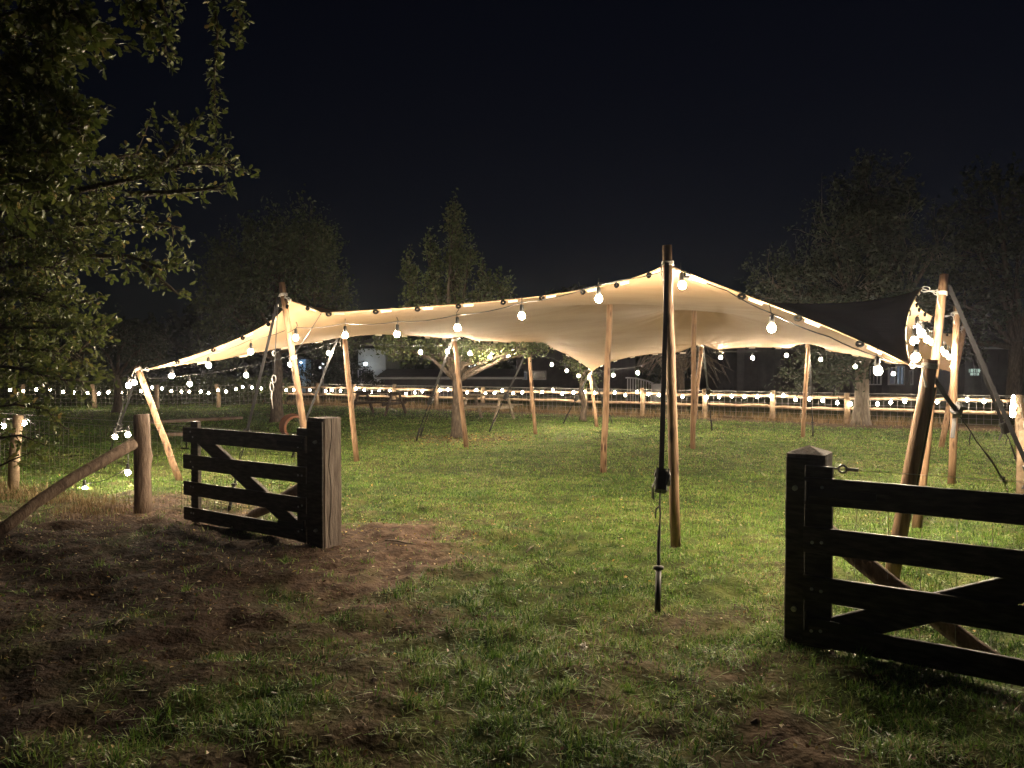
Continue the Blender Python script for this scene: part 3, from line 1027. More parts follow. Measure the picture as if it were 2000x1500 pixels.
ptop = lambda k, dn=0.1: POLES[k][2] + (POLES[k][1] - POLES[k][2]) / np.linalg.norm(POLES[k][1] - POLES[k][2]) * dn
off = np.array([-0.02, -0.06, 0.0])
guy('pc', ptop('pc', 0.16) + off, G(1284, 1196), 'wide black strap with ratchet hanging before the nearest tent pole', 0.038, 0.735)
guy('p2', ptop('p2', 0.2) + np.array([-0.06, -0.03, 0]), G(446, 996), 'black strap from the tall left pole to a stake behind the left gate', 0.035, 0.74)
guy('p1', ptop('p1', 0.15) + np.array([-0.06, 0, 0]), G(203, 915), 'grey strap from the short far left corner pole to the ground', 0.03, 0.6)
guy('p3', ptop('p3', 0.05) + np.array([-0.12, 0.05, 0]), G(569, 893), 'strap leaning left from the pole right of the left gate post', 0.036, 0.8)
guy('p4', ptop('p4', 0.1) + np.array([-0.08, 0.05, 0]), G(812, 860), 'black strap running down left of the fruit tree trunk', 0.045, 0.62)
guy('p4', ptop('p4', 0.1) + np.array([-0.05, 0.1, 0]), G(820, 853), 'thin rope beside the strap left of the fruit tree trunk', thin=1)
guy('p5', ptop('p5', 0.2) + np.array([-0.06, 0.05, 0]), G(955, 842), 'black strap slanting across the grey picnic table', 0.045, 0.6)
guy('p6', ptop('p6', 0.1) + np.array([-0.06, 0.03, 0]), G(1099, 827), 'strap from the lowest back corner pole slanting down left', 0.045, 0.5)
guy('p6', ptop('p6', 0.1) + np.array([0.06, 0.1, 0]), G(1197, 826), 'strap from the lowest back corner pole showing right of the left inner pole', 0.045, 0.6)
guy('p9', ptop('p9', 0.05) + np.array([0.06, 0.05, 0]), G(1391, 841), 'black strap hanging just right of the right inner pole', 0.045, 0.55)
guy('p10', ptop('p10', 0.05) + np.array([0.05, 0.05, 0]), G(1588, 853), 'dark strap beside the back pole nearest the pale trunk', 0.04, 0.55)
guy('p11', ptop('p11', 0.12) + np.array([0.06, 0, 0]), G(2060, 1032), 'wide grey strap from the tall right pole to beyond the frame edge', 0.045, 0.85)
guy('p13', ptop('p13', 0.1) + np.array([0.06, 0, 0]), G(1998, 932), 'lower strap fanning right from the upright right pole', 0.045, 0.75)
guy('p14', ptop('p14', 0.1) + np.array([0.06, 0, 0]), G(1990, 880), 'strap fanning right from the slanted pole at the right side', 0.045, 0.7)
guy('p12', ptop('p12', 0.14) + np.array([0.06, 0.02, 0]), G(1962, 940), 'taut black strap running right from the dark corner pole into the lawn', 0.042, 0.2)
guy('p12', ptop('p12', 0.22) + np.array([0.07, 0.02, 0]), G(1770, 1050), 'dark strap hanging beside the dark corner pole', 0.05, 0.8, stake=False)

# rope winding from the canopy pull point to the tall left pole, and a loose rope with a hook
a, b = A['pull'], lerp(POLES['p2'][2], POLES['p2'][1], 0.36)
t = thing('tie_rope', 'thin rope from the canopy edge wound onto the tall left pole', 'rope', (b[0], b[1], 0))
mb = MB(); mb.tube([a, lerp(a, b, 0.5) - np.array([0, 0, 0.01]), b], 0.006, 6)
mb.build('rope', M['strap'], t, True)
mb = MB()
pd = POLES['p2'][1] - POLES['p2'][2]; pd /= np.linalg.norm(pd)
for k in range(3):
    mb.ring(b + pd * 0.02 * k, pd + np.array([0.3, 0, 0.0]), 0.052, 0.006, 14, 5)
mb.build('winding', M['rope'], t, True)
a = at(541, 622, 9.9); b = at(535, 740, 9.95)
t = thing('hanging_rope', 'rope with steel hook dangling left of the tall left pole', 'rope', b)
MB().tube([at(546, 585, 9.9), a, lerp(a, b, 0.5), b], 0.006, 6).build('cord', M['strap'], t, True)
mb = MB()
mb.ring(at(535, 690, 9.93), (0, 1, 0), 0.035, 0.007, 12, 5, 0.5)
mb.ring(b, (0.2, 1, 0), 0.05, 0.009, 12, 5, 0.6)
mb.ring(b - np.array([0.03, 0, 0.11]), (0.2, 1, 0.1), 0.06, 0.009, 12, 5, 0.45)
mb.build('hook', M['steel'], t, True)
mb = MB(); mb.tube([b - np.array([0.03, 0, 0.17]), b - np.array([0.03, 0.02, 0.25]), b - np.array([0.01, 0.02, 0.40])], [0.012, 0.01, 0.004], 6)
mb.build('tail', M['rope'], t, True)

# ------------------------------------------------------------------ string lights
def bulb_meshes(r, mat, tag_):
    prof = [(0.40 * r, 0.0), (0.50 * r, -0.22 * r), (0.80 * r, -0.62 * r), (0.98 * r, -1.1 * r), (0.98 * r, -1.45 * r), (0.82 * r, -1.9 * r), (0.50 * r, -2.2 * r), (0.12 * r, -2.32 * r)]
    mb = MB().lathe(prof, n=10)
    return new_mesh('bulb', mb.v, mb.f, mat, True)


BM = bulb_meshes(0.034, M['bulb'], 't')
M['bulb_dim'] = emit_mat('warm_loose_globe', BULB_C, BULB_E * 0.22)
BMD = bulb_meshes(0.034, M['bulb_dim'], 'd')
BMF = bulb_meshes(0.042, M['bulb_fence'], 'f')
mb = MB().lathe([(0.012, 0.075), (0.019, 0.068), (0.022, 0.03), (0.024, -0.004), (0.018, -0.014)], n=8)
SOCK = new_mesh('socket', mb.v, mb.f, M['rubber'], True)


def light_string(label, cordpts, bulbs, drop=0.10, far=False, dim=False, sock=True, cord_r=0.005, group=None):
    """bulbs: world positions of globe centres; the cord runs through cordpts"""
    t = thing('string_light', label, 'string lights', (cordpts[0][0], cordpts[0][1], cordpts[0][2]), group or 'strings of warm globe bulbs')
    base = wloc(t)
    r = 0.042 if far else 0.034
    pts = []
    cp = [np.asarray(p, float) for p in cordpts]
    for i in range(len(cp) - 1):
        L_ = np.linalg.norm(cp[i + 1] - cp[i])
        n = 4
        for k in range(n):
            s = k / n
            pts.append(lerp(cp[i], cp[i + 1], s) - np.array([0, 0, 0.03 * L_ * 4 * s * (1 - s)]))
    pts.append(cp[-1])
    mb = MB().tube(pts, cord_r, 5)
    mb.build('cord', M['cord'], t, True)
    for p in bulbs:
        p = np.asarray(p, float)
        neck = p + np.array([0, 0, 1.25 * r])
        o = link('bulb', BMF if far else (BMD if dim else BM), t, tuple(neck - base))
        o.rotation_euler = (rng.normal(0, 0.08), rng.normal(0, 0.08), rng.random() * 6)
        if sock:
            s = link('socket', SOCK, t, tuple(neck - base))
        if drop and sock:
            MB().tube([neck + np.array([0, 0, 0.07]), neck + np.array([rng.normal(0, 0.008), rng.normal(0, 0.008), 0.07 + drop * 0.55]), neck + np.array([rng.normal(0, 0.012), 0, 0.07 + drop])], 0.0045, 5).build('drop_wire', M['cord'], t, True)
    return t


xy = lambda p: np.array(p[:2])
FA, FB, FC = POLES['p2'][1], POLES['pc'][1], POLES['p12'][1]
def yfront(u):
    if u < 566: return yline(u, A['c0'], A['p2']) + 0.03
    if u < 1302: return yline(u, A['p2'], A['pc']) + 0.06
    return yline(u, A['pc'], A['c1']) + 0.04

# front edge, left corner to tall pole
light_string('three bulbs under the low front edge left of the tall left pole',
             [at(300, 722, 10.75), at(335, 713, yfront(335)), at(405, 693, yfront(405)), at(490, 663, yfront(490)), at(556, 646, 9.8)],
             [at(335, 734, yfront(335)), at(407, 714, yfront(405)), at(490, 687, yfront(490))], 0.05)
fb = [(578, 660), (674, 655), (776, 653), (893, 640), (1019, 617), (1169, 584)]
fc = [(562, 650), (580, 640), (674, 631), (776, 628), (893, 615), (1019, 591), (1169, 556), (1212, 547), (1298, 529)]
light_string('six bulbs on the cord sagging below the front edge between tall left and nearest pole',
             [at(u, v, yfront(u)) for u, v in fc], [at(u, v, yfront(u) - (0.28 if u < 600 else 0)) for u, v in fb], 0.09)
light_string('three bulbs under the front edge right of the nearest pole',
             [at(u, v, yfront(u)) for u, v in ((1306, 522), (1332, 529), (1420, 568), (1507, 612), (1620, 658), (1713, 696), (1770, 714))],
             [at(1331, 557, yfront(1331)), at(1507, 641, yfront(1507)), at(1713, 724, yfront(1713))], 0.09)
# left edge
L1, L2, L3, L4, L5 = (POLES[k][2] for k in ('p1', 'p3', 'p4', 'p5', 'p6'))
def yl(u):
    return yl0(u) + 0.22
def yl0(u):
    if u < 672: return yline(u, L1, L2)
    if u < 887: return yline(u, L2, L3)
    if u < 1032: return yline(u, L3, L4)
    return yline(u, L4, L5)
lb = [(370, 750), (480, 733), (567, 712), (641, 690)]
light_string('four bulbs hanging low along the left edge, nearest its corner pole',
             [at(280, 738, 10.9)] + [at(u, v - 18, yl(u)) for u, v in lb] + [at(668, 664, 12.8)], [at(u, v, yl(u)) for u, v in lb], 0.03)
lb = [(821, 688), (873, 687), (918, 690), (957, 697), (993, 697), (1030, 690)]
light_string('six bulbs along the left edge in front of the fruit tree leaves',
             [at(676, 668, 12.85), at(750, 672, yl(750))] + [at(u, v - 14, yl(u)) for u, v in lb], [at(u, v, yl(u)) for u, v in lb], 0.03)
lb = [(1078, 712), (1107, 724), (1130, 734), (1152, 735)]
light_string('four bulbs descending to the lowest back corner pole',
             [at(1034, 686, 17.9)] + [at(u, v - 13, yl(u)) for u, v in lb], [at(u, v, yl(u)) for u, v in lb], 0.02)
# back edge
B1, B2, B3 = A['c3'], A['p9'], A['p10']
def yb(u):
    return yb0(u) + 0.30
def yb0(u):
    if u < 1370: return yline(u, B1, B2)
    if u < 1578: return yline(u, B2, B3)
    return yline(u, B3, A['c2'])
lb = [(1198, 733), (1246, 728), (1297, 716), (1408, 698), (1470, 699), (1536, 694), (1603, 702), (1670, 716), (1745, 730)]
light_string('row of bulbs along the back edge of the canopy',
             [at(1158, 728, 19.8)] + [at(u, v - 13, yb(u)) for u, v in lb] + [at(1840, 722, yb(1840))], [at(u, v, yb(u)) for u, v in lb], 0.02)
# right edge
rb = [(1789, 698, 6.2), (1786, 666, 6.6), (1791, 643, 7.0), (1800, 652, 7.25), (1811, 663, 8.7), (1820, 668, 9.1), (1838, 683, 9.6), (1846, 690, 10.3), (1854, 697, 11.2), (1861, 716, 12.8)]
light_string('dense cluster of bulbs along the right edge by the crossing poles',
             [at(1780, 690, 5.95)] + [at(u, v - 22, y) for u, v, y in rb] + [at(1868, 690, 14.6)], [at(u, v, y) for u, v, y in rb], 0.02)
# loose end at the far left corner
lb = [(251, 753, 10.6), (262, 747, 10.55), (225, 853, 10.5), (250, 849, 10.2), (250, 923, 9.9), (165, 955, 9.7)]
light_string('loose string end dropping from the far left corner pole to the ground',
             [at(270, 724, 10.9), at(252, 743, 10.6), at(263, 737, 10.55), at(240, 790, 10.7), at(226, 842, 10.5), at(251, 838, 10.2), at(249, 880, 10.0), at(251, 912, 9.9), at(205, 938, 9.8), at(166, 944, 9.7)],
             [at(*p) for p in lb], 0.0, dim=True)

# ------------------------------------------------------------------ far rail fence
FA0 = np.array([-4.57, 28.8, 0.0]); FDV = np.array([0.8716, -0.490, 0.0]); FNV = np.array([0.490, 0.8716, 0.0])
SP = 2.011


def wobbly(a, b, n, amp):
    return [lerp(a, b, i / (n - 1)) + (rng.normal(0, amp, 3) if 0 < i < n - 1 else 0) for i in range(n)]


def rail_fence(label, pts, post_h=0.86, rails=(0.72, 0.41), mesh=(0.08, 0.80)):
    t = thing('rail_fence', label, 'fence', pts[0], 'split rail fences round the paddock')
    for i, p in enumerate(pts):
        h = post_h * (0.97 + 0.09 * rng.random())
        MB().tube([p + [0, 0, -0.05], p + [rng.normal(0, .01), 0, h * 0.5], p + [rng.normal(0, .015), rng.normal(0, .015), h]], [0.085, 0.078, 0.07], 9, rough=0.06).build('post', M['rail'], t, True)
    for i in range(len(pts) - 1):
        a, b = pts[i], pts[i + 1]
        d = (b - a) / np.linalg.norm(b - a)
        n = np.array([-d[1], d[0], 0])
        for z in rails:
            off_ = -n * 0.0
            pa = a + d * 0.055 + [0, 0, z + rng.normal(0, 0.012)]
            pb = b - d * 0.055 + [0, 0, z + rng.normal(0, 0.012)]
            MB().tube(wobbly(pa, pb, 7, 0.010), [0.040, 0.048, 0.05, 0.047, 0.05, 0.046, 0.04], 8, rough=0.06).build('rail', M['rail'], t, True)
    mb = MB()
    for i in range(len(pts) - 1):
        a, b = pts[i], pts[i + 1]
        d = (b - a); L_ = np.linalg.norm(d); d = d / L_
        n = np.array([-d[1], d[0], 0]) * 0.09
        k = int(L_ / 0.155)
        for j in range(k):
            p = a + d * (j + 0.5) * L_ / k + n
            mb.tube([p + [0, 0, mesh[0]], p + [rng.normal(0, .006), 0, mesh[1]]], 0.0035, 3, cap=False)
        for z in np.linspace(mesh[0], mesh[1], 6):
            mb.tube([a + n + [0, 0, z], b + n + [0, 0, z]], 0.003, 3, cap=False)
        mb.tube([a + [0, 0, post_h * 0.98], b + [0, 0, post_h * 0.98]], 0.006, 4, cap=False)
    tag(mb.build('wire_mesh', M['wire'], t), kind='stuff')
    return t


fpts = [FA0 + FDV * SP * k for k in range(-3, 11)]
rail_fence('long split rail fence with wire mesh across the back of the paddock', fpts)
RC = fpts[-1]
RD = np.array([6.5 - RC[0], 9.4 - RC[1], 0.0]); RD /= np.linalg.norm(RD)
rpts = [RC + RD * 2.0 * k for k in range(0, 7)]
rail_fence('split rail fence running forwards at the right edge of the picture', rpts)

fu = [(522, 757), (559, 762), (574, 762), (605, 762), (636, 764), (648, 762), (665, 763), (695, 759), (711, 762), (726, 766), (741, 764), (761, 764), (777, 768), (793, 768), (810, 767), (824, 764), (859, 762), (875, 761), (893, 764), (912, 767), (930, 762), (948, 769), (966, 768),
      (981, 763), (1002, 768), (1020, 767), (1040, 765), (1059, 766), (1080, 762), (1098, 769), (1120, 767), (1142, 766), (1160, 768), (1181, 770), (1201, 767), (1222, 772), (1244, 766), (1266, 770), (1287, 772), (1310, 772), (1333, 775), (1356, 773), (1380, 776), (1404, 775), (1429, 774), (1454, 775), (1479, 775),
      (1505, 774), (1530, 773), (1554, 781), (1581, 780), (1607, 783), (1635, 787), (1662, 789), (1687, 789), (1714, 789), (1740, 786), (1767, 784), (1800, 783), (1830, 785), (1858, 786), (1889, 781), (1921, 784), (1950, 785)]
FN_NEAR = -FNV * 0.15
fbulbs = []
for u, v in fu:
    Y = yline(u, FA0 + FN_NEAR, FA0 + FDV + FN_NEAR) if u > 548 else 31.7
    fbulbs.append(at(u, v, Y))
light_string('long string of small bulbs along the back split rail fence', [p + [0, 0, 0.09] for p in fbulbs], fbulbs, far=True, sock=False, cord_r=0.006)
# left back netting fence with posts
lpx = [(43, 797), (185, 797), (307, 800), (427, 796)]
lp = [G(-90, 797)] + [G(*p) for p in lpx] + [fpts[0] + np.array([-0.15, 0.0, 0])]
t = thing('netting_fence', 'low post and wire netting fence before the dark hedge at left back', 'fence', lp[0])
for p in lp[:-1]:
    MB().tube([p + [0, 0, -0.05], p + [rng.normal(0, .02), 0, 0.45], p + [rng.normal(0, .05), 0, 0.9]], [0.075, 0.07, 0.065], 8, rough=0.06).build('post', M['rail'], t, True)
mb = MB()
for i in range(len(lp) - 1):
    a, b = lp[i], lp[i + 1]
    for j in range(14):
        p = lerp(a, b, (j + 0.5) / 14)
        mb.tube([p + [0, 0, 0.05], p + [0, 0, 0.82]], 0.003, 3, cap=False)
    for z in np.linspace(0.06, 0.84, 6):
        mb.tube([a + [0, 0, z], b + [0, 0, z]], 0.003, 3, cap=False)
tag(mb.build('wire_mesh', M['wire'], t), kind='stuff')
lu = [(20, 762), (45, 764), (71, 761), (98, 761), (123, 766), (145, 767), (170, 768), (193, 769), (212, 766), (237, 767), (275, 764), (297, 757), (316, 759), (334, 764), (354, 765), (370, 765), (392, 765), (407, 768), (426, 762), (442, 765), (461, 760), (474, 756), (492, 757), (510, 759)]
lbul = [at(u, v, 27.4 if u < 430 else 27.4 + (u - 430) / 80 * 3.0) for u, v in lu]
light_string('string of small bulbs along the netting fence before the dark hedge', [p + [0, 0, 0.09] for p in lbul], lbul, far=True, sock=False, cord_r=0.006)
# right fence bulbs
rbul = []
for k in range(17):
    s = 0.3 + k * 0.40
    rbul.append(RC + RD * s + np.array([-0.12, 0.05, 0.80 - 0.05 * (k % 3) + rng.normal(0, 0.02)]))
light_string('bright string of bulbs along the right edge fence', [p + [0, 0, 0.10] for p in rbul], rbul, far=True, sock=False, cord_r=0.006)

# ------------------------------------------------------------------ front fence line: gate posts, gates, braces, netting
PL = np.array([-1.70, 6.72, 0.0])      # left gate post centre
PR = np.array([1.79, 4.46, 0.0])       # right gate post centre
GD = (PR - PL); GD /= np.linalg.norm(GD)          # along the fence, to the right
GNm = np.array([GD[1], -GD[0], 0.0])              # towards the camera
if GNm[1] > 0: GNm = -GNm



def square_post(name, label, c, w, h, cap, mat):
    t = thing(name, label, 'gate post', c, 'square gate posts')
    z0 = -0.1
    mb = MB()
    # four chamfered corners, shaft in several lifts with slight unevenness
    b = 0.012
    prof = [(-w / 2 + b, -w / 2), (w / 2 - b, -w / 2), (w / 2, -w / 2 + b), (w / 2, w / 2 - b), (w / 2 - b, w / 2), (-w / 2 + b, w / 2), (-w / 2, w / 2 - b), (-w / 2, -w / 2 + b)]
    lifts = np.linspace(z0, h, 8)
    vs, fs = [], []
    for i, z in enumerate(lifts):
        for (px, py) in prof:
            vs.append(c + GD * (px + rng.normal(0, 0.0016)) + GNm * (-py + rng.normal(0, 0.0016)) + Zv * z)
    for i in range(7):
        for k in range(8):
            a, d = i * 8 + k, i * 8 + (k + 1) % 8
            fs.append((a, d, d + 8, a + 8))
    fs.append(tuple(range(7, -1, -1)))
    if cap:
        vs.append(c + Zv * (h + cap))
        for k in range(8):
            fs.append((56 + k, 56 + (k + 1) % 8, 64))
    else:
        fs.append(tuple(56 + k for k in range(8)))
    mb.add(vs, fs)
    mb.build('shaft', mat, t)
    return t


lpost = square_post('gate_post', 'thick weathered gate post with a long crack, left of the opening', PL, 0.215, 1.17, 0.0, M['oak'])
rpost = square_post('gate_post', 'dark gate post with shallow pointed top, right of the opening', PR, 0.225, 1.12, 0.045, M['oak'])
# crack in the lit face of the left post
mb = MB()
fc_ = PL + GD * 0.1083
prev = None
pts = []
for k in range(12):
    z = 0.03 + k * 0.103
    pts.append(fc_ + GNm * (0.035 + 0.018 * math.sin(k * 1.1) + rng.normal(0, 0.004)) + Zv * z)
mb.band(pts, 0.007, 0.003, GNm)
mb.build('crack', flat_mat('crack_dark', (0.02, 0.015, 0.012), 0.9), lpost)
# black boards added to stand in for shade on both unlit post fronts
MB().bevbox(PL + GNm * 0.117 + Zv * 0.56, (1.16, 0.20, 0.018), Zv, GD, GNm, 0.004).build('shade_board', M['black_wood'], lpost)
MB().bevbox(PR + GNm * 0.122 + Zv * 0.55, (1.10, 0.21, 0.018), Zv, GD, GNm, 0.004).build('shade_board', M['black_wood'], rpost)
for post, c, zs in ((lpost, PL, (0.17, 0.96)), (rpost, PR, (0.20, 0.92))):
    for z in zs:
        mb = MB()
        p = c + GNm * 0.128 + GD * (0.03 if c is PL else -0.05) + Zv * z
        mb.tube([p, p + GNm * 0.02], 0.016, 8); mb.tube([p + GNm * 0.02, p + GNm * 0.034], 0.009, 6)
        mb.build('bolt', M['steel'], post)
# eye bolt and insulator with the top wire on the right post
mb = MB()
p = PR + GD * 0.113 + Zv * 1.035
mb.tube([p, p + GD * 0.05], 0.006, 6); mb.ring(p + GD * 0.075, GNm, 0.022, 0.007, 10, 5); mb.tube([p + GD * 0.1, p + GD * 0.16], 0.011, 8)
mb.build('eye_bolt', M['steel'], rpost, True)


def gate(label, hinge, sgn, L_=2.1, fwd=0.055):
    """four boards between two stiles, one diagonal brace; hinge at the post, the leaf runs along the fence away from the opening"""
    d = GD * sgn
    o = hinge + GNm * fwd
    t = thing('gate', label, 'gate', o, 'black timber gate leaves')
    for z0, z1 in ((0.03, 0.165), (0.29, 0.435), (0.565, 0.715), (0.845, 1.0)):
        MB().bevbox(o + d * (L_ / 2 + 0.03) + GNm * 0.024 + Zv * ((z0 + z1) / 2), (L_ + 0.06, 0.026, z1 - z0), d, GNm, Zv, 0.004).build('board', M['black_wood'], t)
    for s in (0.075, L_ - 0.09):
        MB().bevbox(o + d * s + GNm * (-0.012) + Zv * (0.535 if s > 1 else 0.54), (1.05, 0.15 if s < 1 else 0.12, 0.044), Zv, d, GNm, 0.004).build('stile', M['black_wood'], t)
    # brace from the foot of the hinge stile to the head of the latch stile
    a = o + d * 0.10 + Zv * 0.10
    b = o + d * (L_ - 0.12) + Zv * 0.93
    bd = (b - a); bl = np.linalg.norm(bd); bd /= bl
    MB().bevbox((a + b) / 2 + GNm * (-0.013), (bl, 0.042, 0.145), bd, GNm, np.cross(bd, GNm), 0.004).build('brace', M['black_wood'], t)
    for z in (0.17, 0.92):
        mb = MB()
        p = o + d * (-0.05) + Zv * z
        mb.bevbox(p + d * 0.25 + GNm * 0.042, (0.36, 0.006, 0.045), d, GNm, Zv, 0.001)
        mb.tube([p + d * 0.07 - Zv * 0.05 + GNm * 0.04, p + d * 0.07 + Zv * 0.06 + GNm * 0.04], 0.014, 8)
        mb.build('hinge', M['iron'], t)
    mb = MB()
    for zc in (0.0975, 0.3625, 0.64, 0.9225):
        for s_ in (0.05, 0.10, L_ - 0.11, L_ - 0.07):
            p = o + d * s_ + GNm * 0.037 + Zv * (zc + rng.normal(0, 0.02))
            mb.lathe([(0.010, 0.0), (0.010, 0.003), (0.005, 0.007)], p, 6) if False else mb.tube([p, p + GNm * 0.004, p + GNm * 0.007], [0.010, 0.010, 0.004], 7)
    tag(mb.build('bolt_heads', M['steel'], t), kind='stuff')
    mb = MB()
    p = o + d * (L_ - 0.05) + Zv * 0.78 + GNm * 0.05
    mb.tube([p, p + d * 0.12], 0.009, 6); mb.tube([p + d * 0.03, p + d * 0.03 + Zv * 0.07], 0.008, 6)
    mb.build('latch', M['iron'], t)
    return t


gate('open black timber gate leaf seen whole, left of the opening', PL - GD * 0.15, -1, 1.80)
gate('black timber gate leaf cut off by the picture edge, right of the opening', PR + GD * 0.015, 1, 2.1, 0.185)

# log struts behind the gate posts, running down along the fence
def brace_log(name, label, a, b, r, sag):
    pts = []
    for k in range(8):
        s = k / 7
        pts.append(lerp(a, b, s) + Zv * sag * math.sin(math.pi * s) + rng.normal(0, 0.008, 3) * (0 < k < 7))
    o = MB().tube(pts, [r * (1 - 0.15 * k / 7) for k in range(8)], 10, rough=0.05).build(name, M['bark_log'], None, True, loc=b)
    return tag(o, label, 'strut', 'log struts bracing the fence posts')

brace_log('brace_log', 'straight log strut slanting down behind the left gate leaf', PL - GD * 0.12 - GNm * 0.05 + Zv * 0.62, PL - GD * 1.45 - GNm * 0.12 - Zv * 0.02, 0.055, 0.0)
brace_log('brace_log', 'curved log strut slanting down behind the right gate leaf', PR - GNm * 0.13 + Zv * 0.70, PR + GD * 1.02 - GNm * 0.17 - Zv * 0.04, 0.058, -0.03)
PO = G(272, 1000) + np.array([0, 0.06, 0])
log = thing('fence_post', 'gnarled round log post left of the open left gate', 'fence post', PO, 'front netting fence posts')
MB().tube([PO + [0, 0, -0.1], PO + [0.005, 0, 0.2], PO + [0.0, 0, 0.45], PO + [0.012, 0, 0.62], PO + [0.004, 0, 0.75], PO + [0.006, 0, 0.95], PO + [0.0, 0, 1.09]], [0.092, 0.085, 0.082, 0.092, 0.083, 0.08, 0.076], 14, rough=0.05).build('shaft', M['bark_log'], log, True)
brace_log('brace_log', 'long bent log strut from the gnarled post down to the left picture edge', at(262, 866, 8.25), G(-25, 1052) + np.array([0, 0, -0.02]), 0.065, 0.06)
PF = G(25, 956)
fp_ = thing('fence_post', 'pale lit post among the low oak twigs at the left edge', 'fence post', PF, 'front netting fence posts')
MB().tube([PF + [0, 0, -0.1], PF + [0.03, 0, 0.5], PF + [0.09, 0, 0.98]], [0.07, 0.066, 0.06], 10, rough=0.04).build('shaft', M['rail'], fp_, True)


def netting(label, pts, z0, z1, step, off_):
    t = thing('wire_netting', label, 'wire netting', pts[0])
    mb = MB()
    for i in range(len(pts) - 1):
        a, b = pts[i] + off_, pts[i + 1] + off_
        L_ = np.linalg.norm(b - a)
        n = int(L_ / step)
        for j in range(n):
            p = lerp(a, b, (j + 0.5) / n)
            w = [rng.normal(0, 0.006, 3) for _ in range(3)]
            mb.tube([p + [0, 0, z0] + w[0], p + [0, 0, (z0 + z1) / 2] + w[1], p + [0, 0, z1]], 0.0020, 3, cap=False)
        for z in np.linspace(z0, z1, 7):
            mb.tube(wobbly(a + [0, 0, z], b + [0, 0, z], 8, 0.006), 0.0020, 3, cap=False)
    tag(mb.build('mesh_wires', M['wire'], t), kind='stuff')
    mb = MB()
    for i in range(len(pts) - 1):
        mb.tube([pts[i] + off_ + [0, 0, z1 + 0.07], pts[i + 1] + off_ + [0, 0, z1 + 0.07]], 0.0018, 4, cap=False)
    mb.build('top_wire', M['wire'], t)
    return t


netting('galvanised wire netting from the left gate post to the left picture edge', [PL, PO, PF, PF + (PF - PO)], 0.05, 0.92, 0.11, -GNm * 0.09)
netting('wire netting behind the right gate leaf', [PR, PR + GD * 1.7], 0.05, 0.95, 0.155, -GNm * 0.10)

light_string('two bulbs at the left picture edge beside the pale post', [at(-30, 815, 10.2), at(7, 818, 10.2), at(47, 812, 10.0), at(70, 830, 9.9)], [at(7, 832, 10.2), at(47, 826, 10.0)], 0.0, dim=True)

# ------------------------------------------------------------------ trees
def tree(name, label, base, trunk_h, trunk_r, lobes, n_shoots, leaf, leaf_mat, bark, lean=(0, 0), up=0.9, shoot_len=0.6, per=13, group='trees in and round the paddock', tone=0.5, limbs=True):
    base = np.array(base, float)
    t = thing(name, label, 'tree', base, group)
    top = base + np.array([lean[0], lean[1], trunk_h])
    mb = MB()
    mb.tube([base - Zv * 0.1, base + Zv * 0.12, lerp(base, top, 0.3) + rng.normal(0, 0.02, 3), lerp(base, top, 0.65) + rng.normal(0, 0.03, 3), top], [trunk_r * 1.7, trunk_r * 1.2, trunk_r, trunk_r * 0.92, trunk_r * 0.85], 12, rough=0.05)
    mb.build('trunk', bark, t, True)
    mb = MB()
    Ps, Ds = [], []
    tot = sum(l[3] for l in lobes)
    for (cx, cy_, cz, wgt, rx, ry, rz) in lobes:
        c = base + np.array([cx, cy_, cz])
        st = lerp(top, base, 0.05 + 0.1 * rng.random())
        mid = lerp(st, c, 0.5) + np.array([rng.normal(0, 0.1), rng.normal(0, 0.1), 0.15])
        mb.tube([st, mid, c, c + Zv * rz * 0.6], [trunk_r * 0.5, trunk_r * 0.36, trunk_r * 0.2, 0.008], 6)
        ns = int(n_shoots * wgt / tot)
        cl_ = [rng.normal(0, 1, 3) for _ in range(7)]
        for k in range(ns):
            v = cl_[k % 7] / np.linalg.norm(cl_[k % 7]) + rng.normal(0, 0.42, 3); v /= np.linalg.norm(v)
            rr = 0.35 + 0.65 * rng.random() ** 0.6
            p = c + v * np.array([rx, ry, rz]) * rr
            d = v * 0.7 + np.array([0, 0, up]) + rng.normal(0, 0.35, 3)
            d /= np.linalg.norm(d)
            L_ = shoot_len * (0.5 + 0.8 * rng.random())
            if v[2] > 0.45 and rng.random() < 0.35:
                d = np.array([rng.normal(0, 0.12), rng.normal(0, 0.12), 1.0]); L_ *= 1.5
            if k % 3 == 0:
                q0 = lerp(c, p, 0.35)
                mb.tube([q0, p, p + d * L_], [0.016, 0.010, 0.003], 3, cap=False)
            for m_ in range(per):
                s = (m_ + rng.random()) / per
                Ps.append(p + d * L_ * s + rng.normal(0, 0.05 + 0.03 * (1 - s), 3))
                Ds.append(d)
    mb.build('limbs', bark, t, True)
    Ps = np.array(Ps); Ds = np.array(Ds)
    tint = np.clip(rng.normal(tone, 0.22, len(Ps)), 0, 1)
    me = leaf_cards('crown', leaf_mat, Ps - base, np.full(len(Ps), leaf), tint, Ds)
    tag(link('crown', me, t), kind='stuff')
    return t


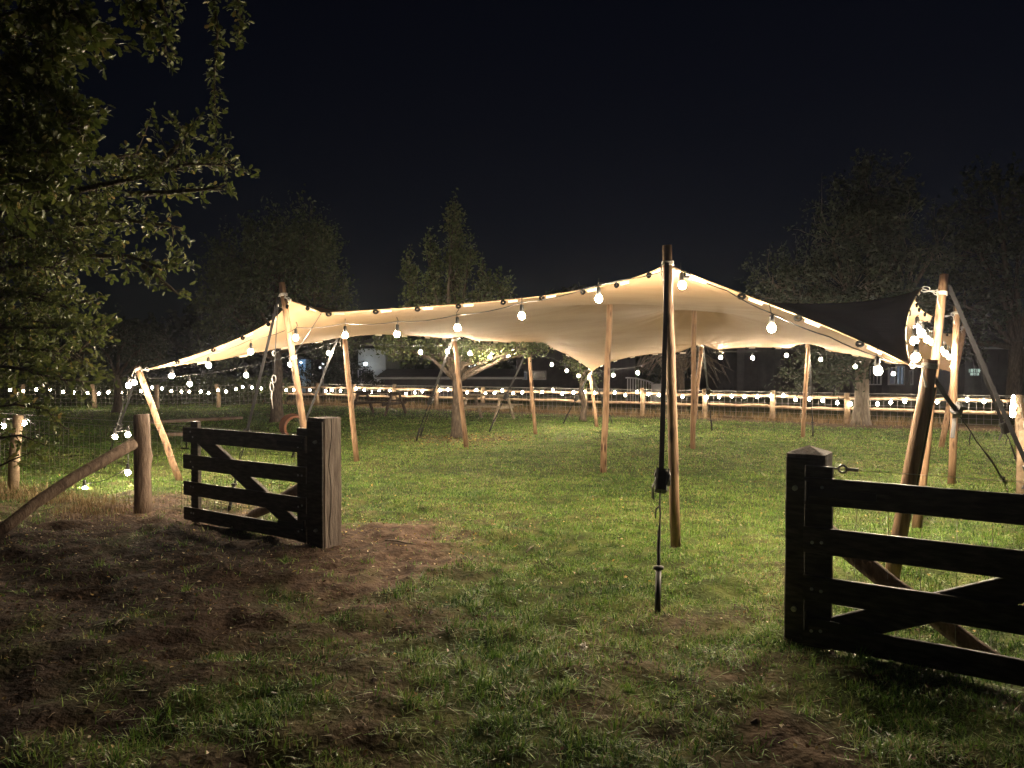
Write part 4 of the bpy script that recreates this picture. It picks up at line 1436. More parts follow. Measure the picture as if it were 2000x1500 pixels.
b2 = G(541, 824)
tree('broad_tree', 'broad rounded dark tree behind the left canopy corner', b2, 2.1, 0.16,
     [(0, 0, 3.6, 3, 1.5, 1.3, 1.4), (-1.2, 0, 3.0, 2, 1.0, 1.0, 1.2), (1.1, 0, 3.2, 2, 0.95, 1.0, 1.4), (0.3, 0, 4.9, 2, 1.3, 1.0, 0.9), (-0.9, 0, 4.4, 1.4, 0.9, 0.9, 0.8), (1.5, 0.2, 2.5, 1, 0.9, 0.9, 0.6), (-1.4, 0, 2.1, 1, 0.8, 0.9, 0.6), (0.9, 0, 4.9, 1, 0.7, 0.7, 0.7), (2.1, 0, 2.3, 0.5, 0.5, 0.5, 0.3)],
     1250, 0.105, M['leaf_a'], M['bark'], tone=0.5)
b3 = G(893, 854)
tree('fruit_tree', 'upright fruit tree with pointed top beside the left canopy edge', b3, 1.45, 0.125,
     [(-0.15, 0.35, 4.45, 1.3, 0.17, 0.2, 0.8), (-0.15, 0.35, 3.5, 1.3, 0.26, 0.3, 0.7), (-0.62, 0.3, 3.75, 1.1, 0.15, 0.2, 0.75), (-1.12, 0.3, 3.35, 0.8, 0.13, 0.2, 0.6), (0.22, 0.35, 4.0, 0.6, 0.11, 0.15, 0.5), (0.62, 0.35, 3.4, 0.7, 0.14, 0.2, 0.45), (1.0, 0.4, 3.25, 0.6, 0.13, 0.2, 0.5),
      (-0.65, 0.3, 2.85, 1.7, 0.55, 0.5, 0.45), (0.35, 0.35, 2.9, 1.4, 0.6, 0.5, 0.4),
      (-1.2, 0.1, 2.0, 1.3, 0.6, 0.5, 0.35), (0.6, 0.0, 2.05, 1.6, 0.8, 0.5, 0.30), (1.35, 0.0, 1.95, 1.0, 0.45, 0.4, 0.25), (1.9, 0.1, 1.95, 0.35, 0.25, 0.2, 0.15), (-0.4, 0, 1.85, 1.0, 0.5, 0.5, 0.25), (0.55, -0.1, 1.7, 0.35, 0.5, 0.25, 0.1)],
     900, 0.080, M['leaf_b'], M['bark'], tone=0.55, shoot_len=0.27, per=12, up=1.5)
b4 = G(1138, 821)
tree('young_tree', 'slim young tree standing by the lowest back corner of the canopy', b4, 1.35, 0.085,
     [(0.2, 0, 1.45, 1, 0.25, 0.3, 0.3), (-0.3, 0.2, 1.9, 1, 0.4, 0.4, 0.35), (0.3, 0.2, 2.2, 1, 0.4, 0.4, 0.4)], 90, 0.085, M['leaf_b'], M['bark'], shoot_len=0.35, up=0.2)
b6 = G(1682, 829)
tree('spreading_tree', 'tall spreading dark tree with thick pale trunk behind the right canopy edge', b6, 1.75, 0.20,
     [(-0.2, 0.3, 3.6, 3, 2.0, 1.5, 1.2), (-1.6, 0.3, 3.4, 2, 1.2, 1.1, 0.9), (1.4, 0.3, 3.8, 2, 1.4, 1.2, 1.2), (-0.7, 0.3, 5.0, 2, 1.6, 1.2, 1.0), (1.2, 0.3, 5.4, 1.6, 1.2, 1.0, 0.9), (-2.4, 0.2, 3.9, 0.6, 0.6, 0.5, 0.5), (0.3, 0.3, 6.3, 1.2, 1.0, 0.9, 0.6), (2.2, 0.3, 4.9, 0.7, 0.7, 0.6, 0.6),
      (-1.0, 0.0, 1.9, 1.3, 0.8, 0.7, 0.35), (-1.5, 0.0, 1.35, 0.7, 0.45, 0.5, 0.3), (-0.55, 0.0, 1.45, 0.7, 0.5, 0.5, 0.25), (0.5, 0.2, 2.2, 0.8, 0.8, 0.6, 0.3)],
     1350, 0.12, M['leaf_c'], M['bark_pale'], tone=0.36, up=0.35)
tree('dark_tree', 'dark tree filling the right picture edge beyond the fence', (16.6, 24.5, 0), 2.4, 0.25,
     [(0, 0, 4.6, 3, 2.0, 1.6, 1.6), (-1.7, 0, 3.6, 2, 1.2, 1.2, 1.1), (-0.6, 0, 6.6, 2, 1.5, 1.2, 1.2), (1.2, 0, 6.8, 2, 1.5, 1.2, 1.2), (-2.0, 0, 2.2, 0.8, 0.7, 0.7, 0.5), (-1.2, 0, 5.2, 1, 0.8, 0.9, 0.9)],
     800, 0.15, M['leaf_c'], M['bark'], up=0.3)
b8 = G(229, 805)
tree('small_tree', 'small dark tree between the oak and the canopy corner', b8, 1.3, 0.13,
     [(0.7, 0.3, 2.2, 1, 0.7, 0.6, 0.5), (0.2, 0.3, 2.6, 1, 0.7, 0.6, 0.5), (1.4, 0.3, 1.9, 0.7, 0.5, 0.5, 0.35), (-0.8, 0.3, 2.4, 1, 0.7, 0.6, 0.5)], 260, 0.10, M['leaf_c'], M['bark'], up=0.4)

# bare, twiggy tree behind the right inner pole
b5 = np.array([7.6, 26.5, 0.0]); b5 = at(1330, 742, 25.5); b5[2] = 0
t = thing('bare_tree', 'leafless twiggy tree beyond the fence behind the inner poles', 'tree', b5, 'trees in and round the paddock')
MB().tube([b5 - Zv * .1, b5 + Zv * 0.8, b5 + Zv * 1.6], [0.16, 0.13, 0.11], 9, rough=0.06).build('trunk', M['bark'], t, True)
mb = MB()
for k in range(46):
    a = rng.random() * 2 * math.pi
    rch = 0.7 + 0.8 * rng.random()
    p0 = b5 + Zv * (1.3 + 0.3 * rng.random())
    p1 = p0 + np.array([math.cos(a) * rch * 0.5, math.sin(a) * rch * 0.5, 0.55 + rng.random() * 0.3])
    p2 = p0 + np.array([math.cos(a) * rch, math.sin(a) * rch, 0.35 + rng.normal(0, 0.2)])
    p3 = p2 + np.array([math.cos(a) * 0.3, math.sin(a) * 0.3, -0.35 - 0.3 * rng.random()])
    mb.tube([p0, p1, p2, p3], [0.035, 0.022, 0.013, 0.005], 4)
    for m_ in range(4):
        q0 = lerp(p1, p2, rng.random()); q1 = q0 + np.array([math.cos(a) * 0.25 + rng.normal(0, 0.15), math.sin(a) * 0.25 + rng.normal(0, 0.15), -0.1 - 0.3 * rng.random()])
        mb.tube([q0, lerp(q0, q1, 0.5) + rng.normal(0, 0.03, 3), q1], [0.012, 0.009, 0.004], 3)
mb.build('twigs', M['bark_pale'], t, True)

# ------------------------------------------------------------------ near oak at left: limbs from a trunk outside the frame, leafy sprays
def oak_leaf_mesh(name, mat):
    out = [(0, 0), (0.10, 0.05), (0.17, 0.18), (0.30, 0.12), (0.40, 0.25), (0.55, 0.17), (0.66, 0.29), (0.82, 0.18), (0.93, 0.15), (1.0, 0.0)]
    vs = []; fs = []
    mid = [(x, 0) for x, _ in out]
    for i, (x, y) in enumerate(out):
        vs.append((x, 0, 0.05 * math.sin(x * 3.0)))
    for s in (1, -1):
        b = len(vs)
        for i, (x, y) in enumerate(out[1:-1]):
            vs.append((x, s * y * 1.0, 0.05 * math.sin(x * 3.0) + abs(y) * 0.25))
        for i in range(9):
            l0 = 0 if i == 0 else b + i - 1
            l1 = 9 if i == 8 else b + i
            f = [i, i + 1]
            if l1 != i + 1: f.append(l1)
            if l0 != i: f.append(l0)
            fs.append(tuple(f) if s < 0 else tuple(reversed(f)))
    return np.array(vs), fs


OV, OF = oak_leaf_mesh('leaf', None)
oak_base = np.array([-8.4, 8.2, 0.0])
oak = thing('oak_tree', 'near oak reaching in from the left with leafy sprays', 'tree', oak_base)
MB().tube([oak_base - Zv * .1, oak_base + Zv * 0.3, oak_base + np.array([0.05, 0, 2.0]), oak_base + np.array([0.2, -0.1, 4.2]), oak_base + np.array([0.1, -0.2, 6.8])], [0.48, 0.36, 0.30, 0.26, 0.17], 14, rough=0.05).build('trunk', M['bark'], oak, True)
boughs = MB()
leafP, leafD = [], []


def spray(path, width, n, r0=0.03, lsz=1.0, from_trunk=None):
    """path: list of (u, v, Y); leaves gather on twigs around it"""
    pts = [at(*p) for p in path]
    if from_trunk is not None:
        s = oak_base + np.array([0.1, -0.1, from_trunk])
        pts = [s, lerp(s, pts[0], 0.5) + Zv * 0.15] + pts
    rr = [r0 * (1 - 0.85 * i / (len(pts) - 1)) for i in range(len(pts))]
    boughs.tube(pts, rr, 6)
    poly = np.array([at(*p) for p in path])
    L_ = arc(poly)[-1]
    for k in range(n):
        s = L_ * (k + rng.random()) / n
        p, d = along(poly, s)
        tw = rng.normal(0, 1, 3); tw /= np.linalg.norm(tw)
        tw = tw * 0.8 + d * 0.7; tw[2] -= 0.15
        tw /= np.linalg.norm(tw)
        Lt = width * (0.35 + 0.75 * rng.random())
        q = p + tw * Lt
        boughs.tube([p, lerp(p, q, 0.5) + rng.normal(0, 0.015, 3), q], [0.006, 0.004, 0.002], 3, cap=False)
        m = 6 + int(Lt / 0.026)
        for j in range(m):
            f = 0.35 + 0.7 * (j + rng.random()) / m
            leafP.append(p + tw * Lt * f + rng.normal(0, 0.02, 3))
            dd = tw * 0.6 + rng.normal(0, 0.6, 3)
            leafD.append(dd / np.linalg.norm(dd))


# sprays against the sky
spray([(40, 420, 7.4), (160, 370, 7.1), (280, 345, 6.9), (370, 320, 6.8), (450, 322, 6.7)], 0.27, 75, 0.05, from_trunk=3.6)
spray([(300, 335, 6.9), (350, 280, 6.9), (375, 245, 6.9)], 0.25, 22)
spray([(250, 380, 6.9), (340, 375, 6.8), (420, 368, 6.7), (440, 360, 6.7)], 0.16, 16)
spray([(40, 470, 7.3), (140, 440, 7.1), (240, 430, 6.9), (330, 440, 6.8), (352, 445, 6.8)], 0.26, 42, 0.04, from_trunk=3.2)
spray([(50, 540, 7.3), (150, 500, 7.1), (250, 500, 6.9), (320, 525, 6.8), (355, 520, 6.8)], 0.25, 44, 0.04, from_trunk=2.9)
spray([(280, 520, 6.9), (330, 560, 6.8), (355, 580, 6.8)], 0.10, 7)
spray([(-40, 560, 7.2), (60, 580, 7.0), (130, 600, 6.9), (200, 580, 6.8)], 0.22, 30, 0.035, from_trunk=2.5)
spray([(-40, 640, 7.0), (60, 640, 6.9), (130, 640, 6.8), (190, 640, 6.8)], 0.24, 34, 0.03, from_trunk=2.2)
spray([(-40, 710, 6.8), (40, 720, 6.7), (110, 740, 6.6), (165, 745, 6.6)], 0.22, 30, 0.03, from_trunk=2.0)
spray([(-40, 800, 6.6), (30, 790, 6.6), (90, 800, 6.6), (130, 840, 6.6)], 0.2, 20, 0.02, from_trunk=1.6)
spray([(-40, 860, 6.5), (40, 850, 6.5), (90, 870, 6.5)], 0.14, 8, 0.016)
spray([(-40, 930, 6.5), (20, 900, 6.5), (70, 880, 6.5)], 0.12, 6, 0.014)
# inner mass on the left
for v0 in range(20, 700, 55):
    k_ = 0.55 if v0 < 380 else 0.9
    spray([(-60, v0 + 30, 8.0 * k_), (40, v0, 7.8 * k_), (130 + 40 * math.sin(v0), v0 + 10, 7.6 * k_)], 0.48 * k_, 44, 0.03 * k_)
spray([(-40, 330, 7.9), (90, 330, 7.6), (200, 310, 7.4), (270, 300, 7.2)], 0.42, 46, 0.05, from_trunk=4.2)
spray([(-40, 500, 7.9), (90, 470, 7.6), (180, 420, 7.4)], 0.42, 40, 0.05, from_trunk=3.4)
# high hanging bunches at the top
spray([(60, -160, 7.6), (200, -120, 7.3), (290, -60, 7.1), (325, 40, 7.0), (322, 110, 7.0)], 0.26, 56, 0.06, from_trunk=6.0)
spray([(200, -60, 4.6), (270, 0, 4.5), (290, 40, 4.5)], 0.2, 30)
spray([(300, -120, 7.0), (410, -60, 6.9), (425, 60, 6.9), (418, 160, 6.9), (422, 255, 6.9)], 0.075, 56, 0.02)
spray([(400, -80, 6.9), (462, -20, 6.9), (470, 50, 6.9), (468, 80, 6.9)], 0.11, 24, 0.02)
spray([(-20, -60, 4.6), (80, -30, 4.5), (150, 30, 4.4), (170, 90, 4.4)], 0.24, 50, 0.03)
boughs.build('boughs', M['bark'], oak, True)
leafP = np.array(leafP); leafD = np.array(leafD)
size = 0.056 * (0.7 + 0.6 * rng.random(len(leafP)))
tint = np.clip(rng.normal(0.5, 0.22, len(leafP)), 0, 1)
nr = rng.normal(0, 0.7, leafP.shape); nr[:, 2] += 0.8
nr -= leafD * (nr * leafD).sum(1)[:, None]; nr /= np.linalg.norm(nr, axis=1)[:, None]
sd = np.cross(nr, leafD)
# the 300 leaves that show largest are single leaves, the rest one mass
show = (leafP[:, 0] / leafP[:, 1] > -0.66) & (np.abs(leafP[:, 2] - 1.65) / leafP[:, 1] < 0.46)
order = np.argsort(np.where(show, leafP[:, 1] - size * 12, 1e9))
single = set(order[:300].tolist())
leafM = []
for k in range(5):
    me = new_mesh('leaf', OV, OF, M['leaf_oak'], True)
    a = me.attributes.new('tint', 'FLOAT', 'FACE'); a.data.foreach_set('value', np.full(len(OF), 0.2 + 0.18 * k, np.float32))
    leafM.append(me)
V_, Lp_, St_, T_ = [], [], [], []
nv = len(OV); vb = 0; lb_ = 0
base_lp = np.concatenate([np.array(f) for f in OF]); base_st = np.concatenate([[0], np.cumsum([len(f) for f in OF])[:-1]])
for i in range(len(leafP)):
    Mx = np.stack([leafD[i], sd[i], nr[i]], 1)
    if i in single:
        o = link('leaf', leafM[int(tint[i] * 4.99)], oak)
        m4 = Matrix([[*(Mx[r] * size[i]), float(leafP[i][r] - oak_base[r])] for r in range(3)] + [[0, 0, 0, 1]])
        o.matrix_local = m4
        continue
    V_.append((OV * size[i]) @ Mx.T + leafP[i] - oak_base)
    Lp_.append(base_lp + vb); St_.append(base_st + lb_); T_.append(np.full(len(OF), tint[i]))
    vb += nv; lb_ += len(base_lp)
me = new_mesh('foliage', np.concatenate(V_), mat=M['leaf_oak'], loops=np.concatenate(Lp_), starts=np.concatenate(St_), smooth=True)
a = me.attributes.new('tint', 'FLOAT', 'FACE'); a.data.foreach_set('value', np.concatenate(T_).astype(np.float32))
tag(link('foliage', me, oak), kind='stuff')

# ------------------------------------------------------------------ hedge behind the left netting fence, dark wood beyond everything
hx = rng.random(6500)
hp = np.stack([-21 + hx * 11.5 + rng.normal(0, 0.1, 6500), 29.6 + hx * 1.6 + rng.normal(0, 0.3, 6500), rng.random(6500) ** 0.8 * (0.85 + 0.45 * vnoise(hx * 12, hx * 0, 1.0, 41))], 1)
hb = np.array([-15, 30.2, 0.0])
h = thing('hedge', 'dense leafy hedge behind the left netting fence', 'hedge', hb)
me = leaf_cards('leaves', M['leaf_b'], hp - hb, np.full(6500, 0.14), np.clip(rng.normal(0.35, 0.25, 6500), 0, 1))
tag(link('leaves', me, h), kind='stuff')
mb = MB()
for k in range(60):
    x = k / 59
    p = np.array([-21 + x * 11.5, 29.6 + x * 1.6, 0])
    mb.tube([p, p + [rng.normal(0, .1), rng.normal(0, .1), 0.5], p + [rng.normal(0, .2), rng.normal(0, .2), 0.95]], [0.02, 0.014, 0.005], 4)
mb.build('stems', M['bark'], h, True)

wn_ = 26000
wx = rng.random(wn_) * 2 - 1
wp = np.stack([wx * 75, 62 + rng.normal(0, 2.2, wn_), rng.random(wn_) ** 0.75 * (4.2 + 3.2 * vnoise(wx * 75, 0 * wx, 5.5, 51) + 1.5 * vnoise(wx * 75, 0 * wx, 1.6, 52))], 1)
tag(link('woods', leaf_cards('woods', M['leaf_c'], wp, np.full(wn_, 0.75), np.clip(rng.normal(0.4, 0.2, wn_), 0, 1))), 'dark belt of far trees behind the buildings', 'woods', kind='stuff')

# ------------------------------------------------------------------ buildings beyond the far fence
M['dark_wall'] = noise_mat('tarred_boards', [(0.018, 0.016, 0.017), (0.030, 0.026, 0.027), (0.042, 0.037, 0.037)], 3.0, (1, 1, 1), 0.8)
M['dark_roof'] = noise_mat('dark_roof_tiles', [(0.020, 0.018, 0.019), (0.035, 0.031, 0.032), (0.05, 0.045, 0.045)], 3.0, (1, 1, 1), 0.8, 0.3, 8)
M['white_wall'] = noise_mat('white_render', [(0.62, 0.64, 0.63), (0.78, 0.8, 0.78)], 2.0, (1, 1, 1), 0.8)
M['grey_frame'] = flat_mat('grey_paint', (0.32, 0.32, 0.34), 0.6)
M['glass'] = flat_mat('dark_glass', (0.05, 0.055, 0.065), 0.08, 0.0, 0.6)
M['lit_window'] = emit_mat('dim_lit_window', (0.62, 0.80, 1.0), 0.10)
M['lit_window_pale'] = emit_mat('pale_lit_window', (0.85, 0.85, 0.95), 0.05)
M['cool_lamp'] = emit_mat('cool_lamp', (0.86, 0.95, 1.0), 15.0)
M['sign_green'] = emit_mat('pale_green_letters', (0.75, 1.0, 0.85), 0.55)


def window(parent, u0, v0, u1, v1, Y, pane, bars=(1, 1), fr=0.05):
    a, b = at(u0, v1, Y), at(u1, v0, Y)
    c = (a + b) / 2; w, h_ = b[0] - a[0], b[2] - a[2]
    mb = MB()
    for x in (-w / 2, w / 2): mb.box(c + [x, -0.03, 0], (fr, 0.08, h_ + fr))
    for z in (-h_ / 2, h_ / 2): mb.box(c + [0, -0.032, z], (w - fr, 0.076, fr))
    for i in range(1, bars[0]): mb.box(c + [-w / 2 + w * i / bars[0], -0.03, 0], (fr * 0.6, 0.05, h_ - fr))
    for j in range(1, bars[1]): mb.box(c + [0, -0.028, -h_ / 2 + h_ * j / bars[1]], (w - fr, 0.045, fr * 0.6))
    f = mb.build('window', M['grey_frame'], parent)
    m2 = MB(); m2.box(c + [0, 0.0, 0], (w - fr, 0.012, h_ - fr))
    m2.build('pane', pane, f)
    return f


def building(label, u0, u1, Y, depth, wall_h, ridge_h, name='barn'):
    a, b = at(u0, 740, Y), at(u1, 740, Y)
    x0, x1 = a[0], b[0]
    t = thing(name, label, 'building', ((x0 + x1) / 2, Y, 0), 'dark buildings beyond the far fence')
    mb = MB()
    mb.box(((x0 + x1) / 2, Y + depth / 2, wall_h / 2 - 0.1), (x1 - x0, depth, wall_h + 0.2))
    mb.build('wall', M['dark_wall'], t)
    mb = MB()
    n = int((x1 - x0) / 0.35)
    for k in range(n + 1):
        mb.box((x0 + (x1 - x0) * k / n, Y - 0.012, wall_h / 2), (0.05, 0.024, wall_h))
    tag(mb.build('wall_battens', M['dark_wall'], t), kind='stuff')
    o = 0.35
    vs = [(x0 - o, Y - o, wall_h - 0.05), (x1 + o, Y - o, wall_h - 0.05), (x1 + o, Y + depth / 2, ridge_h), (x0 - o, Y + depth / 2, ridge_h), (x0 - o, Y + depth + o, wall_h - 0.05), (x1 + o, Y + depth + o, wall_h - 0.05)]
    vs2 = [(x, y, z + 0.12) for x, y, z in vs]
    MB().add(vs + vs2, [(0, 3, 2, 1), (3, 4, 5, 2), (6, 7, 8, 9), (9, 8, 11, 10), (0, 1, 7, 6), (4, 10, 11, 5), (0, 6, 9, 3), (3, 9, 10, 4), (1, 2, 8, 7), (2, 5, 11, 8)]).build('roof', M['dark_roof'], t)
    mb = MB(); mb.tube([(x0 - o, Y - o - 0.05, wall_h - 0.02), (x1 + o, Y - o - 0.05, wall_h - 0.02)], 0.06, 6)
    mb.build('gutter', M['grey_frame'], t)
    return t


b_ = building('long low dark barn roof behind the back fence left of centre', 752, 1010, 37, 5, 1.0, 1.3)
b_ = building('wide dark timber building behind the back corner of the canopy', 1010, 1240, 40, 8, 2.7, 4.6)
window(b_, 1040, 725, 1066, 741, 39.94, M['glass'], (1, 1)); window(b_, 1021, 727, 1029, 741, 39.94, M['lit_window_pale'], (1, 1))
b_ = building('dark timber building with dim blue windows behind the pale trunk', 1440, 1880, 36, 8, 3.0, 4.8)
window(b_, 1692, 716, 1720, 751, 35.94, M['glass'], (4, 1)); window(b_, 1735, 718, 1749, 751, 35.94, M['lit_window_pale'], (1, 1)); window(b_, 1749.5, 714, 1765, 751, 35.94, M['lit_window'], (2, 1)); window(b_, 1776, 724, 1782, 751, 35.94, M['glass'], (1, 1))
window(b_, 1836, 726, 1850, 755, 35.94, M['lit_window_pale'], (2, 4))
b_ = building('dark low building at the right edge carrying small green lettering', 1885, 2080, 33, 8, 2.4, 3.6)
mb = MB()
for r_, (v0, n, h_) in enumerate(((724, 7, 0.16), (731, 5, 0.11))):
    for k in range(n):
        c = at(1893 + r_ * 3 + k * 3.4, v0, 32.9)
        sh = (k * 7 + r_ * 3) % 4
        mb.box(c, (0.016, 0.01, h_))
        if sh != 0: mb.box(c + [0.022, 0, h_ / 2 - 0.01], (0.04, 0.01, 0.018))
        if sh > 1: mb.box(c + [0.022, 0, 0], (0.03, 0.01, 0.018))
        if sh == 3: mb.box(c + [0.04, 0, 0], (0.014, 0.01, h_ * 0.9))
mb.build('lettering', M['sign_green'], b_)
# lit white house left of centre, its lamp, and a pale blue lit gable
hw = at(722, 740, 46); hw[2] = 0
t = thing('white_house', 'white house wall lit by a cool lamp behind the trees', 'building', hw, 'dark buildings beyond the far fence')
MB().box((hw[0] + 0.15, 46 + 3, 1.3), (1.7, 6, 2.7)).build('wall', M['white_wall'], t)
MB().add([(hw[0] - 1.5, 45.5, 2.62), (hw[0] + 1.5, 45.5, 2.62), (hw[0] + 1.5, 49, 4.2), (hw[0] - 1.5, 49, 4.2), (hw[0] - 1.5, 52.5, 2.62), (hw[0] + 1.5, 52.5, 2.62), (hw[0] - 1.5, 49, 2.7), (hw[0] + 1.5, 49, 2.7)],
         [(0, 1, 2, 3), (3, 2, 5, 4), (0, 3, 6), (3, 4, 6), (1, 7, 2), (2, 7, 5)]).build('roof', M['dark_roof'], t)
window(t, 700, 722, 712, 745, 45.95, M['glass'], (2, 2))
mb = MB().lathe([(0.02, 0.10), (0.09, 0.06), (0.12, 0.0), (0.08, -0.07), (0.02, -0.1)], at(714, 711, 45.2), 10)
mb.build('wall_lamp', M['cool_lamp'], t, True)
mb = MB(); mb.tube([at(714, 711, 45.2), at(714, 708, 46)], 0.02, 6); mb.build('lamp_bracket', M['iron'], t)
gb = at(590, 745, 44); gb[2] = 0
t = thing('garden_shed', 'narrow shed front lit pale blue behind the tall left pole', 'shed', gb)
MB().box((gb[0], 44.6, 0.95), (0.42, 1.2, 2.0)).build('wall', flat_mat('blue_grey_boards', (0.30, 0.46, 0.62), 0.7), t)
MB().box((gb[0], 44.6, 2.0), (0.6, 1.4, 0.1)).build('roof', M['dark_roof'], t)
mb = MB().lathe([(0.02, 0.05), (0.05, 0.0), (0.02, -0.05)], at(588, 708, 43.4), 8)
mb.build('lamp', emit_mat('blue_white_lamp', (0.45, 0.72, 1.0), 90.0), t, True)
mb = MB(); mb.tube([at(588, 708, 43.4), (gb[0], 44.0, 1.9)], 0.015, 5); mb.build('lamp_arm', M['iron'], t)
# small white lamps with three globes far behind the fruit tree
for (u, v, Y, lab) in ((921, 712, 41, 'far lamp post with three white globes behind the fruit tree'), (631, 716, 40, 'far lamp post with pale globes left of the white house')):
    p = at(u, v, Y)
    t = thing('lamp_post', lab, 'lamp post', (p[0], p[1], 0), 'far lamp posts')
    MB().tube([(p[0], p[1], 0), (p[0], p[1], p[2] - 0.1)], [0.05, 0.035], 7).build('post', M['grey_frame'], t, True)
    for dx, dz in ((0, 0.16), (-0.16, -0.05), (0.16, -0.05)):
        MB().lathe([(0.02, 0.06), (0.06, 0.03), (0.065, 0), (0.05, -0.05), (0.02, -0.065)], p + [dx, 0, dz], 8).build('globe', emit_mat('far_globe', (0.9, 0.96, 1.0), 6.0 if u > 900 else 1.2), t, True)
        MB().tube([p + [0, 0, -0.1], p + [dx, 0, dz - 0.06]], 0.012, 5).build('arm', M['grey_frame'], t)
for (u, v, Y, ns, rx, rz, lab) in ((709, 741, 42, 70, 0.42, 0.5, 'dark bush hiding the left part of the lit white house'), (746, 748, 42, 50, 0.5, 0.35, 'low dark bush at the right foot of the white house'),
                                   (598, 742, 41, 60, 0.5, 0.6, 'bush in front of the pale blue shed'), (664, 705, 40, 170, 0.95, 1.1, 'tall wide bush between the blue shed and the white house')):
    p = at(u, v, Y)
    tree('bush', lab, (p[0], p[1], 0), 0.35, 0.05, [(0, 0, p[2], 1, rx, 0.4, rz)], ns, 0.13, M['leaf_c'], M['bark'], up=0.3, shoot_len=0.4, per=10, group='bushes before the far buildings')
# slatted balustrade falling to the right
ba = at(1226, 765, 31); ba[2] = 0
t = thing('balustrade', 'grey slatted stair railing behind the far fence', 'railing', ba)
for k in range(10):
    u = 1226 + k * 5.2
    top = at(u, 739 + 0.0042 * (u - 1226) ** 2, 31)
    MB().box((top[0], 31, top[2] / 2), (0.045, 0.03, top[2])).build('slat', M['grey_frame'], t)
mb = MB(); mb.tube([at(u, 738 + 0.0042 * (u - 1226) ** 2, 30.96) for u in range(1222, 1278, 6)], 0.035, 6); mb.build('handrail', M['grey_frame'], t, True)
cb = at(1281, 757, 30.5)
t = thing('equipment_cabinet', 'grey box cabinet right of the stair railing', 'cabinet', (cb[0], cb[1], 0))
MB().bevbox((cb[0], cb[1], (cb[2] + 0.12) / 2), (cb[2] + 0.12, 0.38, 0.3), (0, 0, 1), (1, 0, 0), (0, 1, 0), 0.02).build('body', M['grey_frame'], t)
MB().box((cb[0], cb[1], cb[2] + 0.14), (0.44, 0.36, 0.03)).build('lid', M['grey_frame'], t)
# green hedge bush with light on it near the globe lamp
# ------------------------------------------------------------------ picnic tables
def picnic(label, c, yaw, mat, L_=1.75):
    t = thing('picnic_table', label, 'picnic table', c, 'wooden picnic tables on the lawn')
    X = np.array([math.cos(yaw), math.sin(yaw), 0]); Y_ = np.array([-math.sin(yaw), math.cos(yaw), 0])
    for k in range(5):
        MB().bevbox(c + Y_ * (k - 2) * 0.145 + Zv * 0.74, (L_, 0.135, 0.038), X, Y_, Zv, 0.004).build('top_plank', mat, t)
    for s in (-1, 1):
        for k in range(2):
            MB().bevbox(c + Y_ * s * (0.64 + k * 0.14) + Zv * 0.44, (L_, 0.13, 0.038), X, Y_, Zv, 0.004).build('seat_plank', mat, t)
    for e in (-1, 1):
        o_ = c + X * e * (L_ / 2 - 0.3)
        for s in (-1, 1):
            a, b = o_ + Y_ * s * 0.72 - Zv * 0.02, o_ + Y_ * s * 0.24 + Zv * 0.72
            d = b - a; l = np.linalg.norm(d); d /= l
            MB().bevbox((a + b) / 2 + X * 0.045 * e, (l, 0.045, 0.10), d, X, np.cross(d, X), 0.004).build('leg', mat, t)
        MB().bevbox(o_ + Zv * 0.38, (1.55, 0.045, 0.09), Y_, X, Zv, 0.004).build('seat_bearer', mat, t)
        MB().bevbox(o_ + Zv * 0.675, (0.7, 0.045, 0.08), Y_, X, Zv, 0.004).build('top_bearer', mat, t)
    return t

picnic('dark brown picnic table before the back fence', G(740, 810), R(-20), M['old_table'])
picnic('greyed picnic table right of the fruit tree trunk', G(952, 820), R(-24), M['grey_table'], 1.6)

# ------------------------------------------------------------------ clay pipe, timber edging, small things
cp = G(575, 858)
t = thing('clay_pipe', 'orange clay pipe section lying on the lawn behind the left gate post', 'clay pipe', cp)
ax = np.array([0.45, -0.893, 0]); sdv = np.array([0.893, 0.45, 0])
vs, fs = [], []
n = 20
prof = [(0.25, -0.30), (0.28, -0.30), (0.28, -0.24), (0.27, -0.23), (0.27, 0.28), (0.22, 0.28), (0.21, -0.26)]
for (r, s) in prof:
    for k in range(n):
        a = 2 * math.pi * k / n
        vs.append(cp + Zv * 0.275 + ax * s + (sdv * math.cos(a) + Zv * math.sin(a)) * r)
for i in range(len(prof)):
    for k in range(n):
        a, b = i * n + k, i * n + (k + 1) % n
        c, d = ((i + 1) % len(prof)) * n + (k + 1) % n, ((i + 1) % len(prof)) * n + k
        fs.append((a, b, c, d))
MB().add(vs, fs).build('barrel', M['clay'], t, False)
M['pink_timber'] = noise_mat('sandpit_timber', [(0.10, 0.07, 0.055), (0.18, 0.13, 0.10), (0.26, 0.19, 0.155)], 4.0, (1, 1, 1), 0.85, 0.3, 12)
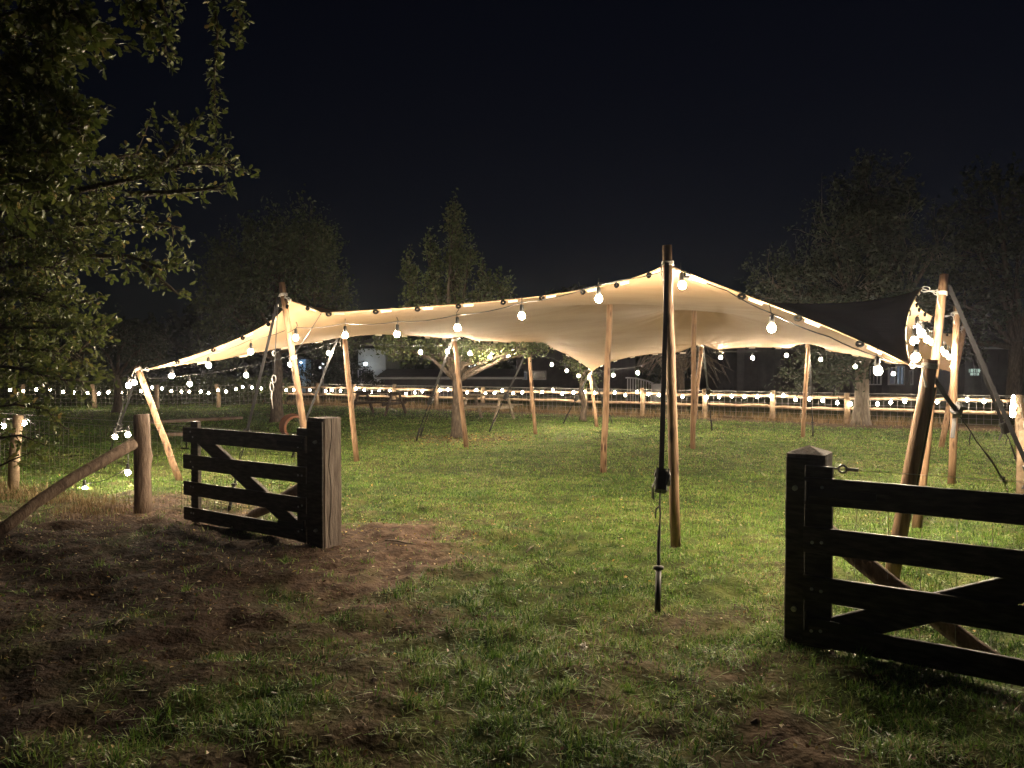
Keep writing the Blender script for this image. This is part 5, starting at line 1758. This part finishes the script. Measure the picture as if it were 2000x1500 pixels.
for a, b, lab in ((G(262, 828), G(472, 818), 'long low sandpit timber on the lawn behind the leaning corner pole'), (G(320, 852), G(384, 850), 'short sandpit timber nearer the netting')):
    c = (a + b) / 2; d = (b - a); l = np.linalg.norm(d); d /= l
    o = MB().bevbox(c + Zv * 0.03, (l, 0.20, 0.09), d, np.cross(Zv, d), Zv, 0.02).build('sandpit_timber', M['pink_timber'], None, False, loc=c)
    tag(o, lab, 'timber', 'sandpit edging timbers')
mb = MB()
fpnt = G(1137, 1274)
tag(leaf_obj := link('feather', leaf_cards('feather', flat_mat('white_down', (0.7, 0.66, 0.62), 0.8), rng.normal(0, 0.012, (16, 3)) * np.array([1, 1, 0.5]), np.full(16, 0.032), np.zeros(16)), None, tuple(fpnt + Zv * (float(gz(fpnt[0], fpnt[1])) + 0.03))), 'tuft of white down lying in the foreground grass', 'feather')
for a, b, lab in ((G(1028, 1078), G(1045, 1062), 'short dry stick lying on the lawn right of the bare patch'), (G(752, 1064), G(812, 1072), 'thin dark twig on the bare patch by the left gate post'), (G(223, 1233), G(243, 1217), 'small pale stick on the dark earth at lower left')):
    c = (a + b) / 2; z = float(gz(c[0], c[1])) + 0.012
    a, b = a + Zv * z, b + Zv * z
    o = MB().tube([a, lerp(a, b, 0.4) + Zv * 0.008, lerp(a, b, 0.7) - Zv * 0.002, b], [0.009, 0.008, 0.007, 0.004], 6, rough=0.08).build('stick', M['bark_pale'], None, True, loc=c)
    tag(o, lab, 'stick', 'sticks on the ground')

# ------------------------------------------------------------------ thin haze added to imitate lens veil and bulb glow
hz = MB().box((0, 55, 10.5), (300, 290, 23.5)).build('haze', None, None)
m = bpy.data.materials.new('veil_haze'); m.use_nodes = True
nt = m.node_tree
for n in list(nt.nodes): nt.nodes.remove(n)
out = nt.nodes.new('ShaderNodeOutputMaterial')
pv = nt.nodes.new('ShaderNodeVolumePrincipled')
pv.inputs['Color'].default_value = (0.72, 0.78, 1.0, 1)
pv.inputs['Density'].default_value = 0.0004
pv.inputs['Anisotropy'].default_value = 0.82
nt.links.new(pv.outputs[0], out.inputs['Volume'])
hz.data.materials.append(m)
tag(hz, kind='stuff')
